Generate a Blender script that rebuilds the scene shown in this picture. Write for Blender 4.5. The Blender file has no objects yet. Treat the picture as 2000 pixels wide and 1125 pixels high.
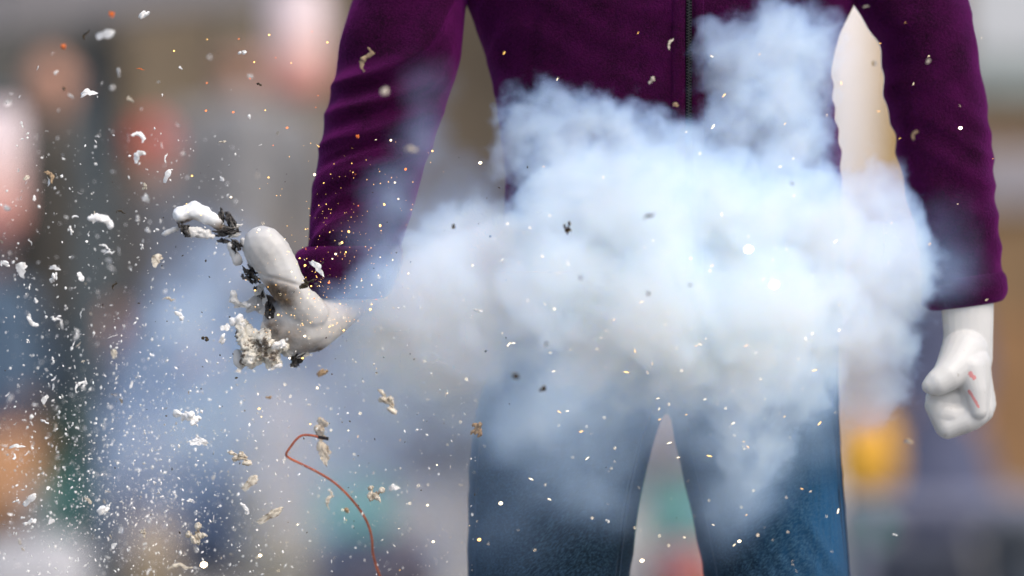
import bpy, bmesh, math, random
import numpy as np
from mathutils import Vector, Matrix, noise, Euler

S = bpy.context.scene
COL = S.collection
R = math.radians

# ------------------------------------------------------------------ camera
CAM_Y, CZ, MM = -5.0, 0.95, 0.0006
cd = bpy.data.cameras.new('camera'); cam = bpy.data.objects.new('camera', cd); COL.objects.link(cam)
cam.location = (0, CAM_Y, CZ); cam.rotation_euler = (R(90), 0, 0)
cd.lens = 150; cd.sensor_width = 36; cd.clip_end = 500; cd.clip_start = 0.05
cd.dof.use_dof = True; cd.dof.focus_distance = 4.81; cd.dof.aperture_fstop = 1.55
S.camera = cam

# ------------------------------------------------------------------ sky and sun
SUN_EL, SUN_AZ = 52, 138         # the sun stands high, over the viewer's right shoulder: soft overcast light
w = bpy.data.worlds.new('World'); S.world = w; w.use_nodes = True
bg = w.node_tree.nodes['Background']
sky = w.node_tree.nodes.new('ShaderNodeTexSky'); sky.sky_type = 'NISHITA'; sky.sun_disc = False
sky.sun_elevation = R(SUN_EL); sky.sun_rotation = R(SUN_AZ); sky.air_density = 1.0; sky.dust_density = 4.0; sky.ozone_density = 1.0
w.node_tree.links.new(sky.outputs[0], bg.inputs[0]); bg.inputs[1].default_value = 0.15
ld = bpy.data.lights.new('sun', 'SUN'); lo = bpy.data.objects.new('sun', ld); COL.objects.link(lo)
ld.energy = 0.8; ld.angle = R(45); ld.color = (1, 0.94, 0.85)
_d = Vector((math.sin(R(SUN_AZ)) * math.cos(R(SUN_EL)), math.cos(R(SUN_AZ)) * math.cos(R(SUN_EL)), math.sin(R(SUN_EL))))
lo.rotation_euler = _d.to_track_quat('Z', 'Y').to_euler(); lo.location = (0, 0, 6)
S.view_settings.view_transform = 'Standard'; S.view_settings.look = 'None'
S.view_settings.gamma = 1; S.view_settings.use_curve_mapping = False
S.view_settings.exposure = 0.62
cy = S.cycles
cy.use_denoising = True; cy.denoiser = 'OPENIMAGEDENOISE'
cy.volume_bounces = 24; cy.max_bounces = 28; cy.diffuse_bounces = 4; cy.transparent_max_bounces = 8
cy.volume_step_rate = 2.5; cy.volume_max_steps = 512
cy.use_adaptive_sampling = True; cy.adaptive_threshold = 0.015
cy.caustics_reflective = False; cy.caustics_refractive = False

# ------------------------------------------------------------------ helpers
def P(px, py, Y=0.0):
    """a point that stands Y metres behind the figure's plane (pixel of the 2000 px photograph)"""
    k = MM * (Y - CAM_Y) / -CAM_Y
    return Vector(((px - 1000) * k, Y, CZ - (py - 562.5) * k))

def tag(o, label=None, cat=None, group=None, kind=None):
    if label: o['label'] = label
    if cat: o['category'] = cat
    if group: o['group'] = group
    if kind: o['kind'] = kind
    return o

def obj(name, me, m=None, parent=None, smooth=True):
    o = bpy.data.objects.new(name, me); COL.objects.link(o)
    if m is not None and len(me.materials) == 0: me.materials.append(m)
    if smooth and hasattr(me, 'polygons'):
        me.polygons.foreach_set('use_smooth', [True] * len(me.polygons))
    if parent is not None:
        o.parent = parent
        root = Vector((0, 0, 0)); q = parent
        while q is not None: root += q.location; q = q.parent
        if parent.type == 'EMPTY': o.matrix_parent_inverse = Matrix.Translation(-root)
    return o

def empty(name, loc, label=None, cat=None, group=None):
    o = bpy.data.objects.new(name, None); COL.objects.link(o); o.location = loc; o.empty_display_size = 0.1
    return tag(o, label, cat, group)

def from_bm(bm, name='mesh'):
    me = bpy.data.meshes.new(name); bm.to_mesh(me); bm.free(); return me

def remesh(bm, voxel, smooth_it=6, fac=0.5, name='mesh'):
    me = from_bm(bm, name)
    o = bpy.data.objects.new('tmp', me); COL.objects.link(o)
    r = o.modifiers.new('r', 'REMESH'); r.mode = 'VOXEL'; r.voxel_size = voxel; r.adaptivity = 0
    if smooth_it:
        s = o.modifiers.new('s', 'SMOOTH'); s.iterations = smooth_it; s.factor = fac
    dg = bpy.context.evaluated_depsgraph_get(); dg.update()
    out = bpy.data.meshes.new_from_object(o.evaluated_get(dg)); out.name = name
    bpy.data.objects.remove(o); bpy.data.meshes.remove(me)
    return out

_ICO = {}
def ball(bm, c, r, sc=(1, 1, 1), rot=None, sub=2):
    if sub not in _ICO:
        q = bmesh.new(); bmesh.ops.create_icosphere(q, subdivisions=sub, radius=1); q.verts.index_update()
        _ICO[sub] = ([v.co.copy() for v in q.verts], [[v.index for v in f.verts] for f in q.faces]); q.free()
    m = Matrix.Translation(c)
    if rot: m = m @ Euler(rot).to_matrix().to_4x4()
    m = m @ Matrix.Diagonal((r * sc[0], r * sc[1], r * sc[2], 1))
    vs = [bm.verts.new(m @ v) for v in _ICO[sub][0]]
    for f in _ICO[sub][1]: bm.faces.new([vs[i] for i in f])

def capsule(bm, a, b, ra, rb, sc=(1, 1, 1), sub=2, step=.42):
    a, b = Vector(a), Vector(b)
    n = max(2, int((b - a).length / (min(ra, rb) * step)) + 1)
    for i in range(n + 1):
        t = i / n
        ball(bm, a.lerp(b, t), ra + (rb - ra) * t, sc, sub=sub)

def chain(bm, pts, sc=(1, 1, 1), sub=2, step=.42):
    for (a, ra), (b, rb) in zip(pts, pts[1:]): capsule(bm, a, b, ra, rb, sc, sub, step)

def cr(vals, t):
    """Catmull-Rom through rows vals (n x k) at t in [0, n-1]"""
    n = len(vals); i = min(int(t), n - 2); f = t - i
    p0, p1, p2, p3 = vals[max(i - 1, 0)], vals[i], vals[i + 1], vals[min(i + 2, n - 1)]
    return 0.5 * (2 * p1 + (p2 - p0) * f + (2 * p0 - 5 * p1 + 4 * p2 - p3) * f * f + (3 * p1 - p0 - 3 * p2 + p3) * f ** 3)

def loft(bm, rows, seg=64, rings=80, power=2.0, cap=True, disp=None):
    """rows: (z, xl, xr, y centre, y half depth); closed tube of superellipse rings; disp(x, y, z, angle, t) pushes outwards"""
    rows = np.array(rows, float); vs = []
    for i in range(rings + 1):
        t = i / rings * (len(rows) - 1); z, xl, xr, yc, ry = cr(rows, t)
        cx, rx = (xl + xr) / 2, (xr - xl) / 2; ring = []
        for j in range(seg):
            a = 2 * math.pi * j / seg; c, s = math.cos(a), math.sin(a)
            ux = math.copysign(abs(c) ** (2 / power), c); uy = math.copysign(abs(s) ** (2 / power), s)
            x, y = cx + rx * ux, yc + ry * uy
            if disp:
                d = disp(x, y, z, a, i / rings)
                nl = math.hypot(c / rx, s / ry); x += d * c / rx / nl; y += d * s / ry / nl
            ring.append(bm.verts.new((x, y, z)))
        vs.append(ring)
    for i in range(rings):
        for j in range(seg):
            k = (j + 1) % seg
            bm.faces.new((vs[i][j], vs[i][k], vs[i + 1][k], vs[i + 1][j]))
    if cap:
        bm.faces.new(vs[0]); bm.faces.new(vs[-1][::-1])
    bmesh.ops.recalc_face_normals(bm, faces=bm.faces[:])

def tube(pts, r, seg=8, taper=None):
    bm = bmesh.new(); pts = [Vector(p) for p in pts]; up = Vector((0, 1, 0.01)); rings = []
    for i, p in enumerate(pts):
        d = (pts[min(i + 1, len(pts) - 1)] - pts[max(i - 1, 0)]).normalized()
        u = d.cross(up).normalized(); v = d.cross(u)
        rr = r if taper is None else r * taper(i / (len(pts) - 1))
        rings.append([bm.verts.new(p + (u * math.cos(a) + v * math.sin(a)) * rr) for a in [2 * math.pi * k / seg for k in range(seg)]])
    for a, b in zip(rings, rings[1:]):
        for k in range(seg):
            bm.faces.new((a[k], a[(k + 1) % seg], b[(k + 1) % seg], b[k]))
    bm.faces.new(rings[0]); bm.faces.new(rings[-1][::-1])
    bmesh.ops.recalc_face_normals(bm, faces=bm.faces[:])
    return bm

def box(bm, c, s, rot=None):
    m = Matrix.Translation(c)
    if rot: m = m @ Euler(rot).to_matrix().to_4x4()
    bmesh.ops.create_cube(bm, size=1, matrix=m @ Matrix.Diagonal((s[0], s[1], s[2], 1)))

def bbox_mesh(c, s, bev=0.01, rot=None):
    bm = bmesh.new(); box(bm, c, s, rot)
    bmesh.ops.bevel(bm, geom=bm.edges[:], offset=bev, segments=2, affect='EDGES')
    return from_bm(bm)

def displace(me, f):
    me.update(); n = len(me.vertices)
    nr = np.empty(n * 3, np.float32); me.vertex_normals.foreach_get('vector', nr); nr = nr.reshape(-1, 3)
    co = np.empty(n * 3, np.float32); me.vertices.foreach_get('co', co); co = co.reshape(-1, 3)
    for i in range(n):
        co[i] += nr[i] * f(Vector(co[i]), nr[i])
    me.vertices.foreach_set('co', co.ravel()); me.update()
    return me

# ------------------------------------------------------------------ materials
class NT:
    def __init__(s, name):
        s.m = bpy.data.materials.new(name); s.m.use_nodes = True; s.t = s.m.node_tree
        s.b = s.t.nodes['Principled BSDF']; s.out = s.t.nodes['Material Output']
    def n(s, typ, **kw):
        x = s.t.nodes.new(typ)
        for k, v in kw.items(): setattr(x, k, v)
        return x
    def l(s, a, b): s.t.links.new(a, b)
    def set(s, **kw):
        for k, v in kw.items(): s.b.inputs[k.replace('_', ' ')].default_value = v
        return s
    def coord(s, which='Object'): return s.n('ShaderNodeTexCoord').outputs[which]
    def noise(s, scale, detail=4, rough=0.55, vec=None, dist=0, sc=None):
        x = s.n('ShaderNodeTexNoise'); x.inputs['Scale'].default_value = scale; x.inputs['Detail'].default_value = detail
        x.inputs['Roughness'].default_value = rough; x.inputs['Distortion'].default_value = dist
        v = vec or s.coord()
        if sc:
            mp = s.n('ShaderNodeMapping'); mp.inputs['Scale'].default_value = sc; s.l(v, mp.inputs[0]); v = mp.outputs[0]
        s.l(v, x.inputs['Vector']); return x.outputs['Fac']
    def ramp(s, fac, stops):
        x = s.n('ShaderNodeValToRGB'); e = x.color_ramp.elements
        while len(e) < len(stops): e.new(0.5)
        for el, (p, c) in zip(e, stops): el.position = p; el.color = (*c, 1)
        s.l(fac, x.inputs[0]); return x.outputs[0]
    def mix(s, fac, a, b, mode='MIX'):
        x = s.n('ShaderNodeMix', data_type='RGBA', blend_type=mode)
        for sock, v in ((x.inputs[0], fac), (x.inputs[6], a), (x.inputs[7], b)):
            if isinstance(v, bpy.types.NodeSocket): s.l(v, sock)
            elif isinstance(v, (int, float)): sock.default_value = v
            else: sock.default_value = (*v, 1)
        return x.outputs[2]
    def math(s, op, a, b=None, clamp=False):
        x = s.n('ShaderNodeMath', operation=op, use_clamp=clamp)
        for sock, v in zip(x.inputs, (a, b)):
            if v is None: continue
            if isinstance(v, bpy.types.NodeSocket): s.l(v, sock)
            else: sock.default_value = v
        return x.outputs[0]
    def bump(s, h, strength=0.3, dist=0.002):
        x = s.n('ShaderNodeBump'); x.inputs['Strength'].default_value = strength; x.inputs['Distance'].default_value = dist
        s.l(h, x.inputs['Height']); s.l(x.outputs[0], s.b.inputs['Normal'])
    def near(s, c, r0, r1):
        """1 within r0 of c, 0 beyond r1 (object space)"""
        d = s.n('ShaderNodeVectorMath', operation='DISTANCE'); s.l(s.coord(), d.inputs[0]); d.inputs[1].default_value = c
        m = s.n('ShaderNodeMapRange'); s.l(d.outputs['Value'], m.inputs[0])
        for i, v in enumerate((r0, r1, 1, 0)): m.inputs[i + 1].default_value = v
        return m.outputs[0]

def plain(name, c, rough=0.7, var=0.25, scale=8, sheen=0.0):
    m = NT(name); f = m.noise(scale, 5)
    m.l(m.ramp(f, [(0.3, [x * (1 - var) for x in c]), (0.7, [x * (1 + var) for x in c])]), m.b.inputs['Base Color'])
    m.set(Roughness=rough, Specular_IOR_Level=0.3)
    if sheen: m.set(Sheen_Weight=sheen)
    m.bump(m.noise(scale * 12, 3), 0.2, 0.01)
    return m.m

def fleece_mat():
    m = NT('purple fleece')
    f = m.noise(28, 6, 0.6); g = m.ramp(m.noise(520, 3, 0.6), [(0.40, (0, 0, 0)), (0.68, (1, 1, 1))])
    c = m.ramp(f, [(0.3, (0.007, 0.0001, 0.0058)), (0.7, (0.030, 0.0004, 0.0255))])
    c = m.mix(m.math('MULTIPLY', g, 0.5), c, (0.065, 0.002, 0.050))
    m.l(c, m.b.inputs['Base Color'])
    m.set(Roughness=0.95, Specular_IOR_Level=0.1, Sheen_Weight=0.40, Sheen_Roughness=0.36, Sheen_Tint=(0.58, 0.04, 0.54, 1))
    m.bump(m.math('ADD', m.math('MULTIPLY', g, 0.6), m.noise(220, 4)), 0.55, 0.002)
    return m.m

def denim_mat():
    m = NT('blue denim')
    co = m.coord()
    mp = m.n('ShaderNodeMapping'); mp.inputs['Rotation'].default_value = (0, R(38), 0); m.l(co, mp.inputs[0])
    twill = m.noise(1100, 2, 0.5, vec=mp.outputs[0], sc=(0.16, 0.6, 1.0))
    big = m.noise(9, 5, 0.6); streak = m.noise(60, 4, 0.6, sc=(3.0, 3.0, 0.25)); speck = m.noise(700, 3)
    c = m.ramp(big, [(0.3, (0.0028, 0.0065, 0.012)), (0.75, (0.004, 0.014, 0.028))])
    c = m.mix(m.math('MULTIPLY', streak, 0.5), c, (0.005, 0.021, 0.045))
    outer_blue = m.math('MULTIPLY', m.near(P(1660, 1010, -.05), .03, .15), m.math('ADD', streak, .25), clamp=True)  # streaky patch of brighter blue round the right outer thigh
    c = m.mix(outer_blue, c, (0.008, 0.085, 0.21))
    tw = m.math('MULTIPLY', m.ramp(twill, [(0.46, (0, 0, 0)), (0.62, (1, 1, 1))]), m.math('MULTIPLY', speck, 1.5))
    c = m.mix(tw, c, (0.04, 0.10, 0.17))
    m.l(c, m.b.inputs['Base Color'])
    m.set(Roughness=0.9, Specular_IOR_Level=0.2, Sheen_Weight=0.15, Sheen_Roughness=0.5, Sheen_Tint=(0.25, 0.45, 0.8, 1))
    m.bump(m.math('ADD', twill, streak), 0.3, 0.0008)
    return m.m

def shell_mat(name, soot=(), marks=(), base=(0.55, 0.55, 0.54)):
    """off-white mannequin shell; soot: (centre, r0, r1, amount) stains; marks: (a, b, radius) strokes of red paint"""
    m = NT(name)
    c = m.ramp(m.noise(25, 5, 0.6), [(0.25, [x * 0.9 for x in base]), (0.65, base)])
    sc = m.math('GREATER_THAN', m.noise(160, 2, 0.5), 0.735)
    c = m.mix(m.math('MULTIPLY', sc, 0.5), c, (0.3, 0.28, 0.25))
    n = m.noise(70, 5, 0.7)
    for ctr, r0, r1, am in soot:
        f = m.math('MULTIPLY', m.near(ctr, r0, r1), am)
        f = m.math('MULTIPLY', f, m.math('MULTIPLY', n, 1.9), clamp=True)
        c = m.mix(f, c, m.ramp(m.noise(120, 3), [(0.3, (0.022, 0.018, 0.015)), (0.7, (0.17, 0.115, 0.07))]))
    for a, b, r in marks:      # strokes measured across the front plane
        a, b = Vector(a), Vector(b); ab = b - a; ab.y = 0
        def v(op, *args):
            x = m.n('ShaderNodeVectorMath', operation=op)
            for sock, q in zip(x.inputs, args):
                if isinstance(q, bpy.types.NodeSocket): m.l(q, sock)
                else: sock.default_value = q
            return x
        p = v('MULTIPLY', v('SUBTRACT', m.coord(), tuple(a)).outputs[0], (1, 0, 1)).outputs[0]
        tt = m.math('MULTIPLY', v('DOT_PRODUCT', p, tuple(ab)).outputs['Value'], 1 / ab.length_squared, clamp=True)
        cc = m.n('ShaderNodeCombineXYZ'); [m.l(m.math('MULTIPLY', tt, ab[i]), cc.inputs[i]) for i in (0, 2)]
        ds = v('DISTANCE', p, cc.outputs[0]).outputs['Value']
        f = m.math('LESS_THAN', ds, m.math('MULTIPLY', m.noise(420, 3, .6), r * 2))
        c = m.mix(m.math('MULTIPLY', f, 0.6), c, (0.62, 0.05, 0.05))
    m.l(c, m.b.inputs['Base Color'])
    m.set(Roughness=0.42, Specular_IOR_Level=0.4, Subsurface_Weight=0.0)
    m.bump(m.noise(300, 3), 0.05, 0.001)
    return m.m

def foam_mat(name, base, dark, lo=0.35, hi=0.6):
    m = NT(name)
    m.l(m.ramp(m.noise(3.0, 5, 0.7, vec=m.coord('Generated')), [(lo, dark), (hi, base)]), m.b.inputs['Base Color'])
    m.set(Roughness=0.9, Specular_IOR_Level=0.2)
    m.bump(m.noise(25, 4, vec=m.coord('Generated')), 0.5, 0.002)
    return m.m

def glow_mat(name, c, strength):
    m = NT(name)
    m.set(Base_Color=(0.1, 0.03, 0.01, 1), Emission_Color=(*c, 1), Emission_Strength=strength)
    m.m.cycles.emission_sampling = 'NONE'
    return m.m

FLEECE, DENIM = fleece_mat(), denim_mat()
SHELL = shell_mat('white mannequin shell')

# ================================================================== the place
def ground():
    bm = bmesh.new(); bmesh.ops.create_grid(bm, x_segments=2, y_segments=2, size=200)
    m = NT('grey paving'); f = m.noise(0.9, 6, 0.6)
    m.l(m.ramp(f, [(0.3, (0.20, 0.197, 0.19)), (0.7, (0.33, 0.325, 0.315))]), m.b.inputs['Base Color'])
    m.set(Roughness=0.9); m.bump(m.noise(40, 5), 0.4, 0.01)
    tag(obj('ground', from_bm(bm), m.m), 'grey paved open ground below the crowd', kind='structure')
ground()

MATS = {}
def mat(name, c, **k):
    if name not in MATS: MATS[name] = plain(name, c, **k)
    return MATS[name]

def slab(name, x0, y0, x1, y1, Y, depth, m, parent=None, bev=0.01):
    a, b = P(x0, y0, Y), P(x1, y1, Y)
    c = (a + b) / 2; c.y += depth / 2
    return obj(name, bbox_mesh(c, (abs(b.x - a.x), depth, abs(a.z - b.z)), bev), m, parent, smooth=False)

def building():
    t = empty('building', (0, 16.2, 0), 'dim brown building behind the crowd, filling the upper left backdrop', 'building')
    Y = 16.0
    tan = mat('olive brown render', (0.175, 0.135, 0.09), scale=1.2, var=0.3)
    dk = mat('dark grey cladding', (0.09, 0.085, 0.075), scale=1.2, var=0.3)
    w0 = P(0, 900, Y).z
    def wall(x0, x1, m, y0=-700, d=3.0, nm='wall'):
        a, b = P(x0, y0, Y), P(x1, 0, Y)
        z0, z1 = 0.0, a.z
        obj(nm, bbox_mesh(((a.x + b.x) / 2, Y + d / 2, (z0 + z1) / 2), (b.x - a.x, d, z1 - z0), 0.02), m, t, smooth=False)
    wall(-900, 235, dk); wall(236, 1150, tan)
    bm = bmesh.new(); box(bm, ((P(-900, 0, Y).x + P(1150, 0, Y).x) / 2, Y + 1.4, P(0, -700, Y).z + 0.12), (P(1150, 0, Y).x - P(-900, 0, Y).x + 0.5, 3.6, 0.22))
    obj('roof', from_bm(bm), dk, t, smooth=False)
    # door and windows recessed in frames
    for x0, x1, y0, y1 in ((-560, -330, -420, 60), (700, 930, -460, -160)):
        slab('window', x0, y0, x1, y1, Y - 0.05, 0.08, mat('dark window glass', (0.03, 0.035, 0.04), rough=0.2), t)
    slab('door', 330, 250, 560, 900, Y - 0.05, 0.1, mat('grey door paint', (0.14, 0.14, 0.14)), t)
building()

def ochre_hall():
    Y = 15.0
    t = empty('market_hall', (P(2100, 0, Y).x, Y + .2, 0), 'ochre and brown hall front behind the clenched fist', 'building')
    br = mat('brown ochre render', (0.235, 0.15, 0.077), scale=1.0, var=0.3)
    a, b = P(1151, -800, Y), P(3300, 0, Y)
    obj('wall', bbox_mesh(((a.x + b.x) / 2, Y + 1.5, a.z / 2), (b.x - a.x, 3, a.z), 0.02), br, t, smooth=False)
    slab('window', 1880, -200, 2300, 110, Y - 0.06, 0.1, mat('pale frosted panel', (0.50, 0.52, 0.54), rough=0.5, var=0.05), t)
    slab('lintel', 1860, 112, 2320, 190, Y - 0.10, 0.2, mat('grey green lintel', (0.25, 0.29, 0.28)), t)
    slab('panel', 1890, 290, 2300, 400, Y - 0.06, 0.12, mat('mauve grey panel', (0.30, 0.285, 0.31)), t)
    slab('shutter', 1150, -40, 1640, 900, Y - 0.06, 0.1, mat('tan shutter', (0.36, 0.29, 0.19)), t)
    slab('skirting', 1900, 620, 2500, 980, Y - 0.06, 0.1, mat('rust ochre panel', (0.25, 0.14, 0.065)), t)
ochre_hall()

def pillar():
    Y = 13.0
    c0, c1 = P(1575, 0, Y), P(1702, 0, Y); x = (c0.x + c1.x) / 2; r = (c1.x - c0.x) / 2
    t = empty('pillar', (x, Y, 0), 'pale white round pillar seen between torso and straight arm', 'pillar')
    m = mat('white painted stone', (0.72, 0.69, 0.68), var=0.06)
    bm = bmesh.new(); bmesh.ops.create_cone(bm, segments=32, radius1=r, radius2=r * 0.94, depth=3.4, cap_ends=True, matrix=Matrix.Translation((x, Y, 1.7)))
    obj('shaft', from_bm(bm), m, t)
    obj('base', bbox_mesh((x, Y, 0.10), (r * 2.7, r * 2.7, 0.2), 0.02), m, t, smooth=False)
    obj('capital', bbox_mesh((x, Y, 3.45), (r * 2.8, r * 2.8, 0.16), 0.02), m, t, smooth=False)
    t2 = empty('banner', (P(1740, 0, 13.4).x, 13.4, 0), 'tall yellow ochre banner beside the pale pillar, behind the arm', 'banner')
    a, b = P(1704, -150, 13.4), P(1830, 480, 13.4)
    bm = bmesh.new(); n = 14; top, bot = [], []
    for i in range(n + 1):
        xx = a.x + (b.x - a.x) * i / n; yy = 13.4 + 0.03 * math.sin(i * 1.3)
        top.append(bm.verts.new((xx, yy, a.z))); bot.append(bm.verts.new((xx, yy, b.z)))
    for i in range(n): bm.faces.new((top[i], top[i + 1], bot[i + 1], bot[i]))
    bmesh.ops.solidify(bm, geom=bm.faces[:], thickness=0.012)
    obj('cloth', from_bm(bm), mat('yellow ochre cloth', (0.58, 0.42, 0.17), var=0.1), t2)
    obj('pole', from_bm(tube([(a.x - 0.03, 13.4, 0), (a.x - 0.03, 13.4, a.z + 0.1)], 0.018)), mat('dark slate post', (0.085, 0.115, 0.135)), t2)
pillar()

def awning():
    Y = 8.0
    t = empty('awning', (P(190, 0, Y).x, Y, 0), 'grey awning edge on a dark slate post, upper left', 'awning')
    g = mat('mauve grey fascia', (0.21, 0.20, 0.205), var=0.1); sl = mat('dark slate post', (0.085, 0.115, 0.135))
    a, b = P(-420, 60, Y), P(620, -55, Y)
    ang = math.atan2(b.z - a.z, b.x - a.x); mid = (a + b) / 2 + Vector((0, 0.06, 0.0))
    L = (b - a).length
    obj('fascia', bbox_mesh(mid, (L, 0.1, 0.155), 0.012, (0, -ang, 0)), g, t, smooth=False)
    obj('roof_sheet', bbox_mesh(mid + Vector((0, 0.45, 0.13)), (L, 1.0, 0.03), 0.005, (0, -ang, 0)), g, t, smooth=False)
    for px in (185, -380):
        x = P(px, 0, Y + .3).x
        obj('post', bbox_mesh((x, Y + .3, 0.98), (0.075, 0.075, 1.96), 0.008), sl, t, smooth=False)
        slab('side_board', 204, 95, 236, 330, Y + 0.32, 0.03, mat('pale olive board', (0.22, 0.235, 0.17)), t)
awning()

def lantern(px, y0, y1, wpx, Y, label):
    a, b = P(px, y0, Y), P(px, y1, Y); r = wpx / 2 * MM * (5 + Y) / 5; h = a.z - b.z
    t = empty('lantern', (a.x, Y, b.z), label, 'lantern', 'pale pink lanterns')
    m = NT('pale pink paper'); co = m.n('ShaderNodeSeparateXYZ'); m.l(m.coord('Generated'), co.inputs[0])
    m.l(m.ramp(co.outputs[2], [(0.05, (0.60, 0.22, 0.17)), (0.42, (0.74, 0.50, 0.46)), (0.75, (0.85, 0.72, 0.74))]), m.b.inputs['Base Color'])
    m.set(Roughness=0.8)
    bm = bmesh.new()
    rows = [(b.z, a.x - r * .72, a.x + r * .72, Y, r * .72), (b.z + h * .12, a.x - r, a.x + r, Y, r), (b.z + h * .5, a.x - r * 1.03, a.x + r * 1.03, Y, r * 1.03),
            (b.z + h * .88, a.x - r, a.x + r, Y, r), (a.z, a.x - r * .72, a.x + r * .72, Y, r * .72)]
    loft(bm, rows, seg=28, rings=40, disp=lambda x, y, z, an, t_: 0.006 * math.cos(t_ * 2 * math.pi * 14))
    obj('paper_shade', from_bm(bm), m.m, t)
    dk = mat('dark slate post', (0.085, 0.115, 0.135))
    bm = bmesh.new(); bmesh.ops.create_cone(bm, segments=24, radius1=r * .75, radius2=r * .6, depth=0.03, cap_ends=True, matrix=Matrix.Translation((a.x, Y, a.z + 0.016)))
    obj('cap', from_bm(bm), dk, t)
    obj('hanging_cord', from_bm(tube([(a.x, Y, a.z + 0.03), (a.x, Y, 3.0)], 0.006)), dk, t)
    return t
lantern(580, -30, 188, 118, 6.6, 'tall pale pink lantern at the top, left of the purple sleeve')
lantern(-4, 205, 455, 96, 6.0, 'tall pale pink lantern cut by the left picture edge')
bm = tube([(P(-500, 0, 6.3).x, 6.3, 3.0), (P(700, 0, 6.3).x, 6.3, 3.0)], 0.012)
bm2 = bmesh.new(); bm2.free()
tag(obj('hanging_wire', from_bm(bm), mat('dark slate post', (0.085, 0.115, 0.135))), 'dark wire above the frame carrying the pale lanterns', 'wire')

SKIN = mat('skin', (0.50, 0.27, 0.19), var=0.08)
def person(px, py_head, Y, label, coat, trousers, hat=None, hair=(0.05, 0.035, 0.025), skirt=False, wide=1.0):
    """standing figure; the head's middle at the given pixel; feet on the ground"""
    hd = P(px, py_head, Y); x = hd.x; H = hd.z + 0.115; k = H / 1.75
    t = empty('person', (x, Y, 0), label, 'person', 'people in the blurred crowd')
    V = lambda a, b, c: Vector((x + a * k * wide, Y + b * k, c * k))
    rs = lambda r: r * k
    bm = bmesh.new()
    ball(bm, V(0, 0, 1.64), rs(0.098), (0.80, 0.95, 1.15)); ball(bm, V(0, -0.02 , 1.585), rs(0.07), (0.8, 0.9, 1))
    ball(bm, V(0, -0.10, 1.625), rs(0.018), (0.8, 1.2, 1.4))
    for s in (-1, 1): ball(bm, V(s * 0.08, 0.01, 1.635), rs(0.024), (0.4, .8, 1.2))
    capsule(bm, V(0, 0.01, 1.56), V(0, 0.015, 1.44), rs(0.052), rs(0.06))
    chain(bm, [(V(0, 0.01, 1.38), rs(0.13)), (V(0, 0, 1.15), rs(0.125)), (V(0, 0.01, 0.95), rs(0.13))], (1.1, .75, 1))
    for s in (-1, 1):
        chain(bm, [(V(s * .17, .01, 1.40), rs(.062)), (V(s * .23, .02, 1.12), rs(.046)), (V(s * .22, -.05, .88), rs(.032)), (V(s * .22, -.07, .80), rs(.036))])
        for f in range(4): capsule(bm, V(s * .22 + (f - 1.5) * .018, -.075, .78), V(s * .215 + (f - 1.5) * .016, -.085, .71 + abs(f - 1.3) * .01), rs(.011), rs(.009))
        capsule(bm, V(s * .20, -.085, .80), V(s * .185, -.105, .745), rs(.013), rs(.011))
        chain(bm, [(V(s * .09, .01, .92), rs(.09)), (V(s * .10, 0, .50), rs(.062)), (V(s * .105, .02, .09), rs(.042))])
        capsule(bm, V(s * .105, .03, .045), V(s * .12, -.14, .035), rs(.044), rs(.034))
    obj('body', remesh(bm, 0.016, 3), SKIN, t)
    bm = bmesh.new()
    chain(bm, [(V(0, 0.01, 1.40), rs(0.148)), (V(0, 0, 1.15), rs(0.145)), (V(0, 0.01, 0.86), rs(0.155))], (1.12, .8, 1))
    for s in (-1, 1): chain(bm, [(V(s * .17, .01, 1.40), rs(.085)), (V(s * .235, .02, 1.12), rs(.068)), (V(s * .222, -.045, .90), rs(.056))])
    if skirt: chain(bm, [(V(0, 0, 1.0), rs(.16)), (V(0, 0, .60), rs(.24)), (V(0, 0, .38), rs(.30))], (1.2, .8, 1))
    obj('coat', remesh(bm, 0.02, 4), mat(*coat), t)
    if not skirt:
        bm = bmesh.new()
        for s in (-1, 1): chain(bm, [(V(s * .085, .01, .90), rs(.105)), (V(s * .10, 0, .50), rs(.082)), (V(s * .105, .02, .13), rs(.07))])
        obj('trousers', remesh(bm, 0.02, 3), mat(*trousers), t)
    for s in (-1, 1):
        bm = bmesh.new(); capsule(bm, V(s * .105, .03, .05), V(s * .12, -.15, .04), rs(.052), rs(.04)); obj('shoe', remesh(bm, 0.012, 2), mat('dark shoe leather', (0.03, 0.028, 0.025)), t)
    bm = bmesh.new()
    if hat:
        ball(bm, V(0, .015, 1.71), rs(.105), (.88, 1, .95)); ball(bm, V(0, .01, 1.66), rs(.108), (.88, .98, .3))
        obj('hat', remesh(bm, 0.012, 2), mat(*hat), t)
    else:
        ball(bm, V(0, .035, 1.69), rs(.10), (.86, .95, .95)); ball(bm, V(0, .055, 1.62), rs(.085), (.95, .6, 1))
        obj('hair', remesh(bm, 0.012, 2), mat('hair %.3f' % hair[0], hair), t)
    return t

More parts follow.
